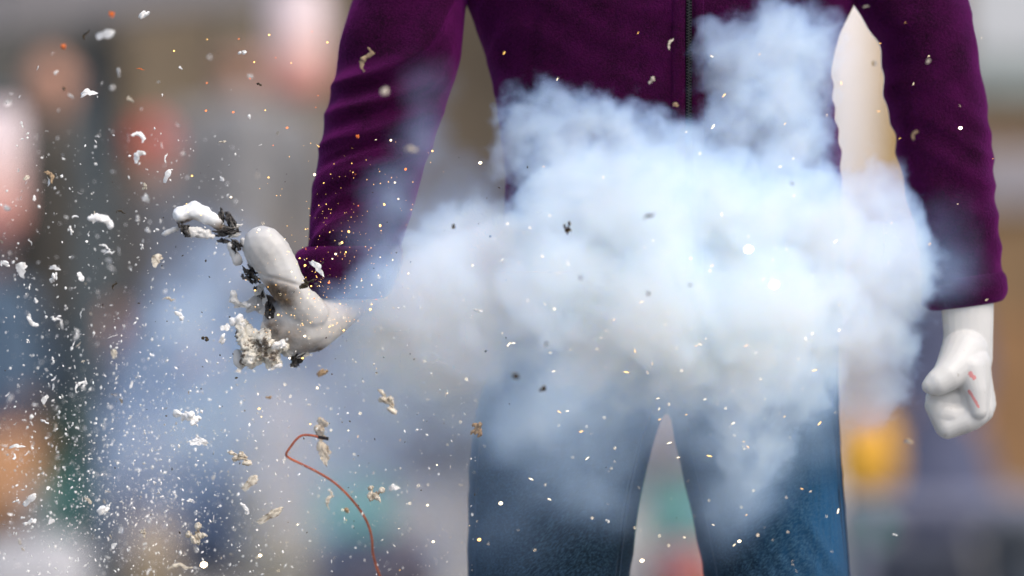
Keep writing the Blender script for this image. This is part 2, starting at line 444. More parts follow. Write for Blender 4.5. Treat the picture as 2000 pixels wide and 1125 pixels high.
NAVY = ('navy cloth', (0.075, 0.085, 0.145))
person(100, 165, 9.9, 'person with bare head and dark coat under the awning, far left', ('dark brown coat', (0.065, 0.06, 0.052)), ('slate cloth', (0.06, 0.08, 0.10)))
person(295, 318, 10.6, 'person in a red hat and slate coat behind the flying flecks', ('slate blue coat', (0.10, 0.105, 0.12)), NAVY, hat=('red knitted wool', (0.50, 0.10, 0.085)))
person(470, 118, 11.5, 'person in a light grey coat right of the red hat', ('light grey coat', (0.22, 0.22, 0.225)), ('slate cloth', (0.06, 0.08, 0.10)), hat=('brown cap', (0.15, 0.125, 0.09)), wide=1.15)
person(-20, 520, 9.8, 'person in a steel blue coat at the left picture edge, low down', ('steel blue coat', (0.11, 0.17, 0.25)), NAVY, hat=('blue cap', (0.12, 0.18, 0.26)))
person(1830, 545, 9.6, 'small person in a long flared navy coat behind the clenched fist', NAVY, NAVY, skirt=True, wide=.9)

def crate(px0, py0, px1, py1, Y, m, label, group=None, slats=3, cat='crate'):
    a, b = P(px0, py0, Y), P(px1, py1, Y); z0 = b.z; wd = b.x - a.x; h = a.z - z0; d = 0.3; x = (a.x + b.x) / 2
    t = empty('crate', (x, Y, z0), label, cat, group)
    hh = h / slats
    for i in range(slats):
        zc = z0 + hh * (i + .5)
        for yy, nm in ((Y - d / 2, 'slat'), (Y + d / 2, 'slat')):
            obj(nm, bbox_mesh((x, yy, zc), (wd, 0.014, hh * .86), 0.003), m, t, smooth=False)
        for s in (-1, 1): obj('slat', bbox_mesh((x + s * (wd / 2 - .008), Y, zc), (0.012, d - .02, hh * .86), 0.003), m, t, smooth=False)
    for sx in (-1, 1):
        for sy in (-1, 1): obj('corner_post', bbox_mesh((x + sx * (wd / 2 - .03), Y + sy * (d / 2 - .022), z0 + h / 2), (0.026, 0.026, h), 0.003), m, t, smooth=False)
    obj('bottom', bbox_mesh((x, Y, z0 + .012), (wd - .04, d - .04, 0.016), 0.003), m, t, smooth=False)
    return t

def table(px0, px1, py, Y, m, label, cat='table', depth=0.6):
    a, b = P(px0, py, Y), P(px1, py, Y); x = (a.x + b.x) / 2; wd = b.x - a.x
    t = empty(cat, (x, Y, 0), label, cat)
    obj('tabletop', bbox_mesh((x, Y, a.z - .015), (wd, depth, .03), .005), m, t, smooth=False)
    for sx in (-1, 1):
        for sy in (-1, 1): obj('leg', bbox_mesh((x + sx * (wd / 2 - .05), Y + sy * (depth / 2 - .05), (a.z - .032) / 2), (.04, .04, a.z - .032), .004), m, t, smooth=False)
    return a.z
TEAL = mat('teal plastic', (0.09, 0.30, 0.25), var=0.1)
def cloth_block(name, px0, py0, px1, py1, Y, m, label, cat, depth=0.35, lump=0.05, group=None, to_ground=False):
    """a soft bundle or sack of goods with a lumpy outline"""
    a, b = P(px0, py0, Y), P(px1, py1, Y)
    if to_ground: b.z = 0.0
    bm = bmesh.new(); c = (a + b) / 2; s = (abs(b.x - a.x), depth, abs(a.z - b.z)); box(bm, c, s)
    bmesh.ops.subdivide_edges(bm, edges=bm.edges[:], cuts=6, use_grid_fill=True)
    me = from_bm(bm)
    for v in me.vertices:
        q = Vector(((v.co.x - c.x) / s[0] * 2, (v.co.y - c.y) / s[1] * 2, (v.co.z - c.z) / s[2] * 2)); l = (q.x ** 4 + q.y ** 4 + q.z ** 4) ** .25
        q = q / max(l, 1e-4) * max(abs(q.x), abs(q.y), abs(q.z)); n = noise.noise(v.co * 5 + Vector((px0, 0, 0)))
        v.co = c + Vector((q.x * s[0] / 2, q.y * s[1] / 2, q.z * s[2] / 2)) * (1 + lump * 2 * n)
    o = obj(name, me, m); 
    return tag(o, label, cat, group)

# goods on the ground and on low tables, lower left
tz = table(-120, 330, 1040, 8.6, mat('dark board', (0.10, 0.085, 0.07)), 'low dark table carrying the teal crate, lower left')
crate(95, 905, 190, 1036, 8.6, TEAL, 'teal slatted crate at the lower left, between orange sack and flecks')
cloth_block('sack', -70, 840, 92, 1037, 8.55, mat('orange brown hessian', (0.50, 0.27, 0.14)), 'orange brown sack at the lower left edge', 'sack')
cloth_block('bundle', 90, 800, 200, 902, 8.75, mat('dark green cloth', (0.035, 0.075, 0.05)), 'dark green bundle standing above the teal crate', 'bundle')
cloth_block('sack', -60, 1052, 165, 1200, 6.2, mat('white sacking', (0.42, 0.42, 0.44), var=0.06), 'white lumpy sack in the lower left corner', 'sack', lump=0.12, to_ground=True)
cloth_block('bundle', 40, 955, 92, 1045, 6.25, mat('pale grey cloth', (0.22, 0.22, 0.225), var=0.08), 'pale grey bundle standing on the white sack', 'bundle', depth=.2)
cloth_block('bundle', 88, 803, 180, 1000, 10.2, mat('dark board', (0.10, 0.085, 0.07)), 'dark upright bundle under the high tan sack, far left', 'bundle', depth=.25, to_ground=True)
cloth_block('sack', 80, 640, 185, 800, 10.2, mat('tan hessian', (0.30, 0.235, 0.145)), 'tan sack high on a dark bundle beside the dark coat', 'sack', depth=.25, to_ground=False)
cloth_block('bundle', 225, 830, 350, 1000, 8.4, mat('plum cloth', (0.09, 0.085, 0.115)), 'dark plum bundle left of centre, behind the white flecks', 'bundle', to_ground=True)
cloth_block('sack', 245, 1010, 345, 1110, 7.9, mat('tan hessian', (0.30, 0.235, 0.145)), 'small tan sack on the ground left of the wire', 'sack', to_ground=True)
cloth_block('sack', 470, 750, 605, 960, 8.8, mat('straw hessian', (0.40, 0.35, 0.19)), 'straw yellow sack behind the top of the wire', 'sack', to_ground=True)
crate(615, 935, 765, 1035, 7.8, TEAL, 'teal slatted crate behind the falling wire')
cloth_block('bundle', 610, 1038, 850, 1110, 7.9, mat('plum cloth', (0.09, 0.085, 0.115)), 'dark plum bundle under the teal crate behind the wire', 'bundle', to_ground=True)
cloth_block('bundle', 350, 880, 470, 1060, 9.2, mat('navy cloth', NAVY[1]), 'navy bundle between the plum bundle and the straw sack', 'bundle', to_ground=True)
crate(1262, 930, 1390, 1178, 7.8, TEAL, 'teal slatted crate seen between the two legs')
cloth_block('bundle', 1270, 1060, 1400, 1150, 7.0, mat('rust red cloth', (0.30, 0.09, 0.06)), 'rust red bundle low between the two legs', 'bundle', to_ground=True)
cloth_block('sack', 1160, 1000, 1262, 1130, 7.4, mat('white sacking', (0.42, 0.42, 0.44), var=0.06), 'pale sack between the legs, left of the teal crate', 'sack', to_ground=True)
# right side
cloth_block('sack', 1630, 815, 1748, 968, 8.0, mat('bright yellow cloth', (0.72, 0.38, 0.045), var=0.1), 'bright yellow sack right of the jeans', 'sack')
crate(1640, 970, 1720, 1168, 8.0, TEAL, 'teal slatted crate under the bright yellow sack')
table(1640, 2160, 972, 7.2, mat('pale slate board', (0.20, 0.21, 0.28)), 'long pale slate table behind the fist, lower right', depth=0.4)
cloth_block('bundle', 1700, 1050, 1900, 1150, 7.6, mat('grey blue cloth', (0.13, 0.14, 0.18)), 'grey blue bundle under the pale slate table', 'bundle', to_ground=True)
cloth_block('bundle', 1920, 985, 2080, 1085, 7.6, mat('steel cloth', (0.16, 0.18, 0.21)), 'steel grey bundle under the table at the right edge', 'bundle', to_ground=True)

# ================================================================== the mannequin
def fold(x, y, z, seed, lam, amp, tilt, warp=0.03):
    n = noise.noise(Vector((x * 6 + seed, y * 6, z * 7))); m = 0.5 + 0.5 * noise.noise(Vector((x * 9 + seed * 3, y * 9, z * 5 + 7)))
    p = (z + tilt * x + warp * n) / lam
    s = math.sin(2 * math.pi * p); s2 = math.sin(2 * math.pi * (p * 1.83 + 0.3 * n))
    return amp * m * ((1 - abs(s)) * 1.2 - 0.5 + 0.35 * s2)

def rows_px(rows, Y):
    """(py, xl px, xr px, yc, ry) -> metres at depth Y"""
    out = []
    for py, xl, xr, yc, ry in rows:
        a, b = P(xl, py, Y), P(xr, py, Y); out.append((a.z, a.x, b.x, yc, ry))
    return out

def mannequin():
    base = P(1290, 0, 0.0)
    t = empty('mannequin', (base.x, 0, 0), 'white mannequin in purple fleece jacket and blue jeans behind the smoke', 'mannequin')
    # ---- jacket torso
    TR = rows_px([(640, 966, 1642, .0, .118), (560, 972, 1646, .0, .12), (450, 982, 1648, 0, .122), (360, 986, 1643, 0, .122), (290, 981, 1641, 0, .124), (200, 968, 1628, 0, .126),
                  (120, 950, 1626, 0, .128), (70, 934, 1637, 0, .13), (0, 908, 1672, 0, .132), (-80, 880, 1710, 0, .13), (-150, 880, 1725, 0, .122), (-190, 900, 1710, 0, .112), (-230, 985, 1630, .0, .095), (-265, 1110, 1500, .01, .07), (-300, 1215, 1405, .015, .062), (-340, 1225, 1395, .02, .06)], 0.0)
    def td(x, y, z, a, tt):
        d = fold(x, y, z, 2.0, .085, .0035, .25, .06)
        if y < 0:
            xs = P(1034, 0).x
            d -= .0018 * math.exp(-((x - xs - .02 * (z - 1.0)) / .0022) ** 2)
        return d
    bm = bmesh.new(); loft(bm, TR, seg=200, rings=200, power=2.3, disp=td)
    jk = obj('jacket', from_bm(bm), FLEECE, t)
    rows = np.array(TR)
    def front(x, z):
        zs = rows[:, 0]; i = np.clip(np.searchsorted(zs, z) - 1, 0, len(zs) - 2)  # rows run upwards
        f = (z - zs[i]) / (zs[i + 1] - zs[i]); r = rows[i] * (1 - f) + rows[i + 1] * f
        cx, rx = (r[1] + r[2]) / 2, (r[2] - r[1]) / 2; u = min(abs((x - cx) / rx), .999)
        a = math.acos(u ** (2.3 / 2)); y = r[3] - r[4] * (1 - u ** 2.3) ** (1 / 2.3)
        return y + (-td(x, y, z, 0, 0) if False else 0) - max(0, td(x, -1e-3 + y, z, 0, 0))
    # zip placket, tape and teeth follow the front of the torso
    def strip(x0, x1, off, thick, z0, z1, n=70):
        bm = bmesh.new(); prev = None
        for i in range(n + 1):
            z = z0 + (z1 - z0) * i / n; ring = []
            for xx, oo in ((x0, off * .2), (x0 + thick * .6, off), ((x0 + x1) / 2, off * 1.08), (x1 - thick * .6, off), (x1, off * .2)):
                ring.append(bm.verts.new((xx, front(xx, z) - oo, z)))
            if prev:
                for k in range(4): bm.faces.new((prev[k], prev[k + 1], ring[k + 1], ring[k]))
            prev = ring
        return from_bm(bm)
    zt, zb = P(0, -215).z, P(0, 600).z
    zx = lambda px: P(px, 0, -.12).x
    obj('placket', strip(zx(1312), zx(1337), .0022, .002, zb, zt), FLEECE, jk); obj('placket', strip(zx(1354), zx(1374), .0022, .002, zb, zt), FLEECE, jk)
    zm = NT('black zip tape'); zm.set(Base_Color=(0.005, 0.005, 0.008, 1), Roughness=0.8, Specular_IOR_Level=0.1)
    obj('zip_tape', strip(zx(1339), zx(1351), .0014, .001, zb, zt), zm.m, jk)
    zt_m = NT('dark zip teeth'); zt_m.set(Base_Color=(0.010, 0.010, 0.013, 1), Roughness=0.5)
    bm = bmesh.new(); z = zb; i = 0
    while z < zt:
        xx = zx(1345) + (.0011 if i % 2 else -.0011)
        box(bm, (xx, front(xx, z) - .0022, z), (.0034, .0018, .0011)); z += .0017; i += 1
    o = obj('zip_teeth', from_bm(bm), zt_m.m, jk, smooth=False); tag(o, kind='stuff')
    # ---- sleeves
    LY = -.035
    def ld(x, y, z, a, tt):
        e = max(0.0, min(1.0, (1.20 - z) / .10 + .55))
        q = max(0.0, noise.noise(Vector((x * 7, 3.0, z * 11))) + .45)
        fr = .12 + .88 * max(0.0, -math.sin(a)) ** .7
        return fr * (fold(x, y, z, 11.0, .052, .0075 * e * q, -.42, .07) + fold(x, y, z, 5.0, .12, .0125, -.5, .07)) + .002 * noise.noise(Vector((x * 30, y * 30, z * 30)))
    ls = rows_px([(548, 592, 770, -.075, .05), (520, 590, 782, -.073, .054), (480, 605, 786, -.07, .056), (430, 607, 800, -.066, .058), (330, 619, 829, -.055, .062), (250, 632, 858, -.047, .066), (150, 652, 890, -.035, .07), (80, 668, 905, -.03, .073),
                  (0, 692, 914, -.02, .076), (-80, 730, 960, -.01, .08), (-140, 790, 1000, 0, .08), (-185, 860, 1030, 0, .075), (-215, 935, 1060, 0, .06)], LY)
    bm = bmesh.new(); loft(bm, ls, seg=110, rings=230, power=2.1, disp=ld)
    lsl = obj('sleeve', from_bm(bm), FLEECE, t)
    cf = rows_px([(584, 628, 738, -.082, .040), (580, 606, 756, -.082, .048), (566, 586, 768, -.08, .054), (542, 576, 778, -.079, .058), (515, 575, 787, -.076, .061), (492, 584, 787, -.073, .061), (482, 602, 784, -.072, .056)], LY)
    bm = bmesh.new(); loft(bm, cf, seg=72, rings=30, power=2.1, disp=lambda x, y, z, a, tt: fold(x, y, z, 3, .03, .002, .2)); obj('cuff', from_bm(bm), FLEECE, lsl)
    RY = -.03
    def rd(x, y, z, a, tt): return fold(x, y, z, 21.0, .075, .0032, .3, .05) + .0025 * noise.noise(Vector((x * 25, y * 25, z * 25)))
    rs = rows_px([(572, 1804, 1956, -.04, .05), (552, 1797, 1961, -.04, .0565), (530, 1796, 1958, -.04, .056), (450, 1786, 1949, -.04, .056), (410, 1778, 1946, -.038, .058), (330, 1759, 1940, -.034, .062), (270, 1748, 1936, -.03, .064), (180, 1728, 1924, -.025, .068), (95, 1721, 1910, -.02, .072),
                  (50, 1694, 1903, -.015, .076), (0, 1668, 1894, -.01, .078), (-70, 1640, 1872, -.005, .08), (-130, 1610, 1830, 0, .08), (-180, 1590, 1770, 0, .075), (-215, 1560, 1690, 0, .06)], RY)
    bm = bmesh.new(); loft(bm, rs, seg=110, rings=180, power=2.1, disp=rd)
    rsl = obj('sleeve', from_bm(bm), FLEECE, t)
    cf = rows_px([(599, 1832, 1938, -.042, .044), (596, 1815, 1955, -.042, .05), (585, 1801, 1964, -.042, .055), (570, 1798, 1965, -.042, .058), (552, 1799, 1963, -.042, .058), (540, 1801, 1956, -.042, .054)], RY)
    bm = bmesh.new(); loft(bm, cf, seg=72, rings=30, power=2.1, disp=lambda x, y, z, a, tt: fold(x, y, z, 8, .03, .0012, .2) - .02 * (x - 0.53) * 0)
    me = from_bm(bm)
    for v in me.vertices: v.co.z += (v.co.x - P(1880, 0).x) * 0.14
    obj('cuff', me, FLEECE, rsl)
    # ---- jeans: two legs that merge at the hips
    lg = rows_px([(2060, 985, 1165, .02, .075), (1900, 980, 1165, .02, .072), (1600, 955, 1185, .015, .08), (1400, 935, 1200, .0, .088), (1250, 918, 1215, -.005, .092), (1125, 913, 1231, 0, .096), (1000, 914, 1246, 0, .10), (900, 917, 1268, 0, .104), (830, 925, 1288, 0, .108), (780, 937, 1308, 0, .112), (700, 956, 1318, 0, .114), (610, 972, 1330, 0, .11)], 0)
    rg = rows_px([(2060, 1435, 1615, .02, .075), (1900, 1432, 1620, .02, .072), (1600, 1420, 1640, .015, .08), (1400, 1410, 1652, .0, .088), (1250, 1394, 1660, -.005, .092), (1125, 1375, 1659, 0, .096), (1000, 1350, 1650, 0, .10), (900, 1327, 1643, 0, .104), (830, 1313, 1640, 0, .108), (780, 1298, 1638, 0, .112), (700, 1288, 1637, 0, .114), (610, 1275, 1640, 0, .11)], 0)
    bm = bmesh.new(); loft(bm, lg, seg=64, rings=110, power=2.1); loft(bm, rg, seg=64, rings=110, power=2.1)
    me = remesh(bm, .0042, 5)
    def jd(co, n):
        d = fold(co.x, co.y, co.z, 4, .09, .0022, .9 if co.x > P(1300, 0).x else -.8, .14)
        # one long diagonal crease across the thigh on the right
        a, b = P(1545, 985), P(1650, 1150); ab = (b - a); ab.y = 0; q = co - a; q.y = 0; s = max(0, min(1, q.dot(ab) / ab.length_squared)); dd = (q - ab * s).length
        if co.y < 0: d += .0045 * math.exp(-(dd / .007) ** 2) * math.sin(math.pi * min(1, s * 1.05 + .05))
        return d
    displace(me, jd); jn = obj('jeans', me, DENIM, t)
    th = plain('denim seam', (0.035, 0.065, 0.11), rough=.9)
    for rows_, fr in ((lg, .90), (rg, .08), (rg, .955), (lg, .05)):
        A = np.array(rows_)[::-1]; pts = []
        for t_ in np.linspace(.8, len(A) - 1.02, 60):
            z, xl, xr, yc, ry = cr(A, t_); x = xl + (xr - xl) * fr; u_ = abs(2 * fr - 1)
            p = Vector((x, yc - ry * (1 - u_ ** 2.1) ** (1 / 2.1) + .001, z)); pts.append(p)
        for off in (0, .0045):
            obj('seam', from_bm(tube([p + Vector((off, 0, 0)) for p in pts], .0011, 6)), th, jn)
    # ---- fist
    def F(px, py, q=0): v = P(px, py, -.07); v.y += q * MM; return v
    u = MM * 1.02
    bm = bmesh.new()
    def fc(pts, sc=(1, 1, 1)): chain(bm, pts, sc, 3, .10)
    fc([(F(1888, 520, 20), 51 * u), (F(1891, 600, 12), 50 * u), (F(1892, 655, 5), 47 * u), (F(1888, 700, 5), 50 * u)], (1, .85, 1))
    for (dx, dy, q, r) in ((0, 0, -46, 27), (17, -5, -14, 24), (26, -13, 17, 22), (30, -24, 44, 20)):
        fc([(F(1893 + dx * .3, 712, q * .75), (r + 11) * u), (F(1899 + dx, 803 + dy, q), r * u)])
        fc([(F(1899 + dx, 807 + dy, q), (r - 1) * u), (F(1880 + dx, 819 + dy, q - 2), 25 * u), (F(1846 + dx * .5, 832 + dy * .4, q - 2), 23 * u)])
        fc([(F(1843 + dx * .5, 829 + dy * .4, q), 23 * u), (F(1824 + dx * .5, 790, q * .95), 22 * u)])
        fc([(F(1824 + dx * .5, 788, q * .95), 21 * u), (F(1852, 778, q * .8 + 20), 19 * u)])
    fc([(F(1882, 690, -20), 46 * u), (F(1862, 716, -52), 38 * u), (F(1842, 733, -76), 29 * u), (F(1824, 745, -84), 25 * u), (F(1813, 750, -86), 19 * u), (F(1806, 752, -86), 14 * u)])
    fc([(F(1838, 806, -44), 26 * u), (F(1858, 812, -46), 25 * u), (F(1884, 806, -42), 25 * u)])
    fc([(F(1828, 778, -40), 24 * u), (F(1850, 776, -32), 28 * u), (F(1880, 780, -30), 28 * u)])
    fc([(F(1886, 720, -52), 34 * u), (F(1899, 760, -64), 22 * u), (F(1903, 800, -66), 17 * u)])
    me = remesh(bm, .0012, 4, .5)
    FM = shell_mat('white shell with red scratches', soot=[(F(1880, 850, -60), .002, .02, .35), (F(1838, 854, -70), .001, .006, 1.0), (F(1916, 828, -80), .001, .004, 1.0), (F(1890, 822, -90), .001, .004, .9)],
                   marks=[(F(1886, 728, -100), F(1893, 736, -100), .0026), (F(1884, 762, -100), F(1902, 792, -100), .0015)])
    obj('fist', me, FM, t)
    # ---- blown-up hand: forearm stub, palm and thumb whole, fingers torn to shreds
    def G(px, py, q=0): v = P(px, py, -.13); v.y += q * MM; return v
    g = MM * .974
    bm = bmesh.new()
    chain(bm, [(G(685, 520, 80), 46 * g), (G(672, 590, 60), 44 * g), (G(640, 622, 30), 44 * g)], (1, .8, 1))
    chain(bm, [(G(622, 632, 14), 47 * g), (G(590, 632, 0), 56 * g), (G(556, 634, 0), 47 * g)], (1, .55, 1.05))
    chain(bm, [(G(612, 655, 10), 38 * g), (G(590, 662, 4), 34 * g), (G(566, 640, 0), 36 * g)], (1, .6, .9))
    chain(bm, [(G(606, 612, -8), 38 * g), (G(575, 577, -26), 36 * g), (G(557, 548, -38), 38 * g), (G(547, 528, -40), 41 * g), (G(529, 496, -42), 43 * g), (G(518, 482, -42), 41 * g), (G(512, 476, -40), 35 * g)], (1, .8, 1))
    for (x0, y0, x1, y1, r) in ((556, 610, 520, 580, 13), (545, 625, 506, 597, 12), (548, 650, 530, 668, 14), (560, 676, 575, 690, 13)):
        capsule(bm, G(x0, y0, 2), G(x1, y1, 6), 20 * g, r * g * .55, (1, .5, 1))
    me = remesh(bm, .0014, 10, .5)
    c0, c1 = G(553, 548), G(508, 600)
    def hd(co, n):
        dx, dz = (co.x - c0.x) / MM, (co.z - c0.z) / MM
        e = -.0016 * math.exp(-((dz + .28 * dx) / 4.0) ** 2) if abs(dx) < 60 else 0      # crease at the thumb's joint
        left = max(0, min(1, (P(560, 0).x - co.x) / (60 * MM))) * (1 if co.z < P(0, 560).z else 0)
        return e + left * .0025 * noise.noise(co * 190)
    displace(me, hd)
    HM = shell_mat('white shell stained by soot', soot=[(G(546, 566, -40), .006, .026, 1.5), (G(560, 585, -50), .003, .022, .9), (G(570, 665, -30), .006, .026, .7), (G(590, 625, -50), .004, .024, .35), (G(612, 690, 0), .006, .024, 1.0), (G(520, 585), .006, .028, 1.0), (G(515, 505, -60), .004, .040, .35), (G(535, 640, -20), .004, .022, .9)])
    hand = obj('hand', me, HM, t)
    def flap(seed, c, w_, h_, ang, q):
        r = random.Random(seed); bm = bmesh.new(); n = 11; ring = []
        for i in range(n):
            a = 6.2832 * i / n; rr = r.uniform(.55, 1.15); x, z = math.cos(a) * w_ * rr, math.sin(a) * h_ * rr
            ca, sa = math.cos(R(ang)), math.sin(R(ang)); ring.append((c[0] + x * ca - z * sa, c[1] - x * sa - z * ca, q + .012 * x * x + r.uniform(-2, 2)))
        cv = bm.verts.new(G(c[0], c[1], q)); vs = [bm.verts.new(G(*p)) for p in ring]
        for i in range(n): bm.faces.new((cv, vs[i], vs[(i + 1) % n]))
        bmesh.ops.solidify(bm, geom=bm.faces[:], thickness=.0016)
        return bm
    tag(hand, 'hand whose fingers are blown to shreds, thumb still whole')
    CH = foam_mat('charred shell', (0.16, 0.15, 0.14), (0.012, 0.011, 0.012), .4, .62)
    SM = foam_mat('scorched white shell', (0.74, 0.73, 0.70), (0.07, 0.055, 0.04), .30, .42)
    def fibres(pts, nm, seed, m, n=16, spread=1.0):
        r = random.Random(seed); bm = bmesh.new(); P0 = [p for p, q in pts]; W = [q for p, q in pts]
        for i in range(n):
            o = Vector((r.uniform(-1, 1), r.uniform(-1, 1), r.uniform(-1, 1))) * spread; path = []
            s0, s1 = r.uniform(0, .35), r.uniform(.6, 1.08)
            for k in range(7):
                t_ = (s0 + (s1 - s0) * k / 6) * (len(P0) - 1); j = min(int(t_), len(P0) - 2); f = t_ - j
                path.append(P0[j].lerp(P0[j + 1], f) + (o + Vector((r.uniform(-.4, .4), r.uniform(-.4, .4), r.uniform(-.4, .4)))) * (W[j] * (1 - f) + W[j + 1] * f))
            b2 = tube(path, r.uniform(.0007, .0019), 5, lambda q: .25 + .9 * math.sin(math.pi * min(1, q * .9 + .08))); me_ = from_bm(b2); bm.from_mesh(me_); bpy.data.meshes.remove(me_)
        return obj(nm, from_bm(bm), m, hand)
    def shard(pts, thick, m, nm, seed, rag=.004, sc=(1, 1, 1), vox=.0016, sm=2, freq=150):
        bm = bmesh.new(); chain(bm, pts, sc); me = remesh(bm, vox, sm)
        displace(me, lambda co, n: rag * noise.fractal(co * freq + Vector((seed, 0, 0)), 1.0, 2.0, 3))
        return obj(nm, me, m, hand)
    # torn finger flung up and left, with its white outer shell and sooty inside
    fm = shell_mat('white finger shell with sooty inside', soot=[(G(365, 447, 0), .010, .020, 1.3), (G(415, 462, 0), .008, .02, 1.2), (G(440, 450, 0), .004, .018, 1.2)], base=(.86, .87, .87))
    shard([(G(356, 420), 18 * g), (G(376, 412), 19 * g), (G(400, 420), 18 * g), (G(426, 438), 11 * g), (G(440, 448), 7 * g)], 0, fm, 'torn_finger', 1, .0022, freq=90, sm=4)
    fibres([(G(352, 436, -10), 9 * g), (G(366, 450, -12), 8 * g), (G(362, 460, -12), 5 * g)], 'charred_strip', 2, CH)
    shard([(G(375, 452, -4), 9 * g), (G(398, 455, -4), 10 * g), (G(415, 462, -4), 6 * g)], 0, SM, 'torn_strip', 3, .004)
    shard([(G(345, 446, 8), 6 * g), (G(328, 453, 8), 7 * g), (G(318, 457, 8), 3 * g)], 0, SHELL, 'torn_strip', 4, .002)
    fibres([(G(418, 456, -6), 6 * g), (G(440, 452, -6), 7 * g), (G(464, 448, -6), 5 * g)], 'charred_strip', 5, CH)
    for i, (x0, y0, x1, y1, r0, r1) in enumerate(((428, 406, 437, 440, 4, 6), (440, 412, 454, 446, 4, 7), (453, 424, 464, 448, 4, 6), (440, 444, 470, 440, 4, 3), (433, 461, 470, 456, 7, 3), (424, 468, 448, 472, 4, 2))):
        fibres([(G(x0, y0, 6), r0 * g), (G(x1, y1, 4), r1 * g)], 'torn_strip' if i in (3, 4) else 'charred_strip', 40 + i, SM if i in (3, 4) else CH, 9, .9)
    shard([(G(449, 478), 8 * g), (G(463, 505), 10 * g), (G(464, 512), 9 * g)], 0, SHELL, 'torn_strip', 20, .0016, sm=4)
    shard([(G(474, 470, 6), 7 * g), (G(486, 498, 6), 9 * g), (G(496, 520, 6), 9 * g)], 0, SHELL, 'torn_strip', 21, .0016, sm=4)
    fibres([(G(456, 472, -6), 8 * g), (G(466, 487, -6), 8 * g)], 'charred_strip', 22, CH)
    fibres([(G(474, 520, -6), 10 * g), (G(490, 538, -8), 14 * g), (G(505, 548, -8), 8 * g)], 'charred_strip', 23, CH)
    fibres([(G(500, 562, -8), 6 * g), (G(512, 578, -8), 7 * g)], 'charred_strip', 24, CH)
    shard([(G(455, 572, 0), 7 * g), (G(455, 585, 0), 9 * g), (G(470, 594, 0), 5 * g), (G(495, 600, 0), 6 * g)], 0, SM, 'torn_strip', 25, .003)
    fibres([(G(585, 688, 6), 13 * g), (G(574, 705, 8), 7 * g), (G(580, 715, 8), 4 * g)], 'charred_strip', 26, CH)
    for sd, c, w_, h_, an, q, m_ in ((1, (500, 596), 24, 11, 35, -8, SHELL), (2, (522, 640), 20, 13, 70, -14, SHELL), (3, (536, 672), 22, 10, -50, -10, SM), (4, (560, 688), 20, 9, -15, -8, SHELL), (5, (508, 566), 14, 9, 60, -14, SM), (6, (470, 596), 16, 7, 10, -4, SM), (7, (590, 694), 18, 7, 20, -4, SM), (8, (440, 455), 22, 7, 8, 4, SHELL), (9, (380, 458), 26, 8, -6, 6, SM), (10, (528, 606), 12, 20, 15, -20, CH)):
        obj('shell_flap', from_bm(flap(sd, c, w_, h_, an, q)), m_, hand, smooth=False)
    # a bent flap of shell standing up from the palm's edge
    bm = bmesh.new(); f = [G(478, 592, 0), G(514, 562, -6), G(522, 582, -10), G(530, 622, -6), G(505, 612, 0)]
    vs = [bm.verts.new(p) for p in f]; bm.faces.new(vs); bmesh.ops.solidify(bm, geom=bm.faces[:], thickness=.002)
    obj('shell_flap', from_bm(bm), SHELL, hand, smooth=False)
    # ---- out of frame: neck and head, shoes
    bm = bmesh.new(); H = lambda a, b, c: Vector((base.x + .012 + a, b, c))
    capsule(bm, H(0, .015, 1.40), H(0, .015, 1.56), .058, .054); ball(bm, H(0, -.005, 1.67), .10, (.78, .98, 1.2)); ball(bm, H(0, -.03, 1.60), .07, (.8, 1, .9)); ball(bm, H(0, -.107, 1.645), .016, (.8, 1.2, 1.6))
    for s in (-1, 1): ball(bm, H(s * .077, .012, 1.655), .025, (.4, .8, 1.2)); ball(bm, H(s * .03, -.082, 1.675), .016, (1.2, .6, .6))
    obj('head', remesh(bm, .006, 3), SHELL, t)
    for s, px in ((-1, 1075), (1, 1525)):
        x = P(px, 0).x; bm = bmesh.new(); chain(bm, [(Vector((x, .06, .055)), .05), (Vector((x, -.08, .045)), .045), (Vector((x + s * .01, -.16, .035)), .035)], (1, 1, .9))
        obj('shoe', remesh(bm, .008, 3), mat('dark shoe leather', (0.03, 0.028, 0.025)), t)
    return t
mannequin()

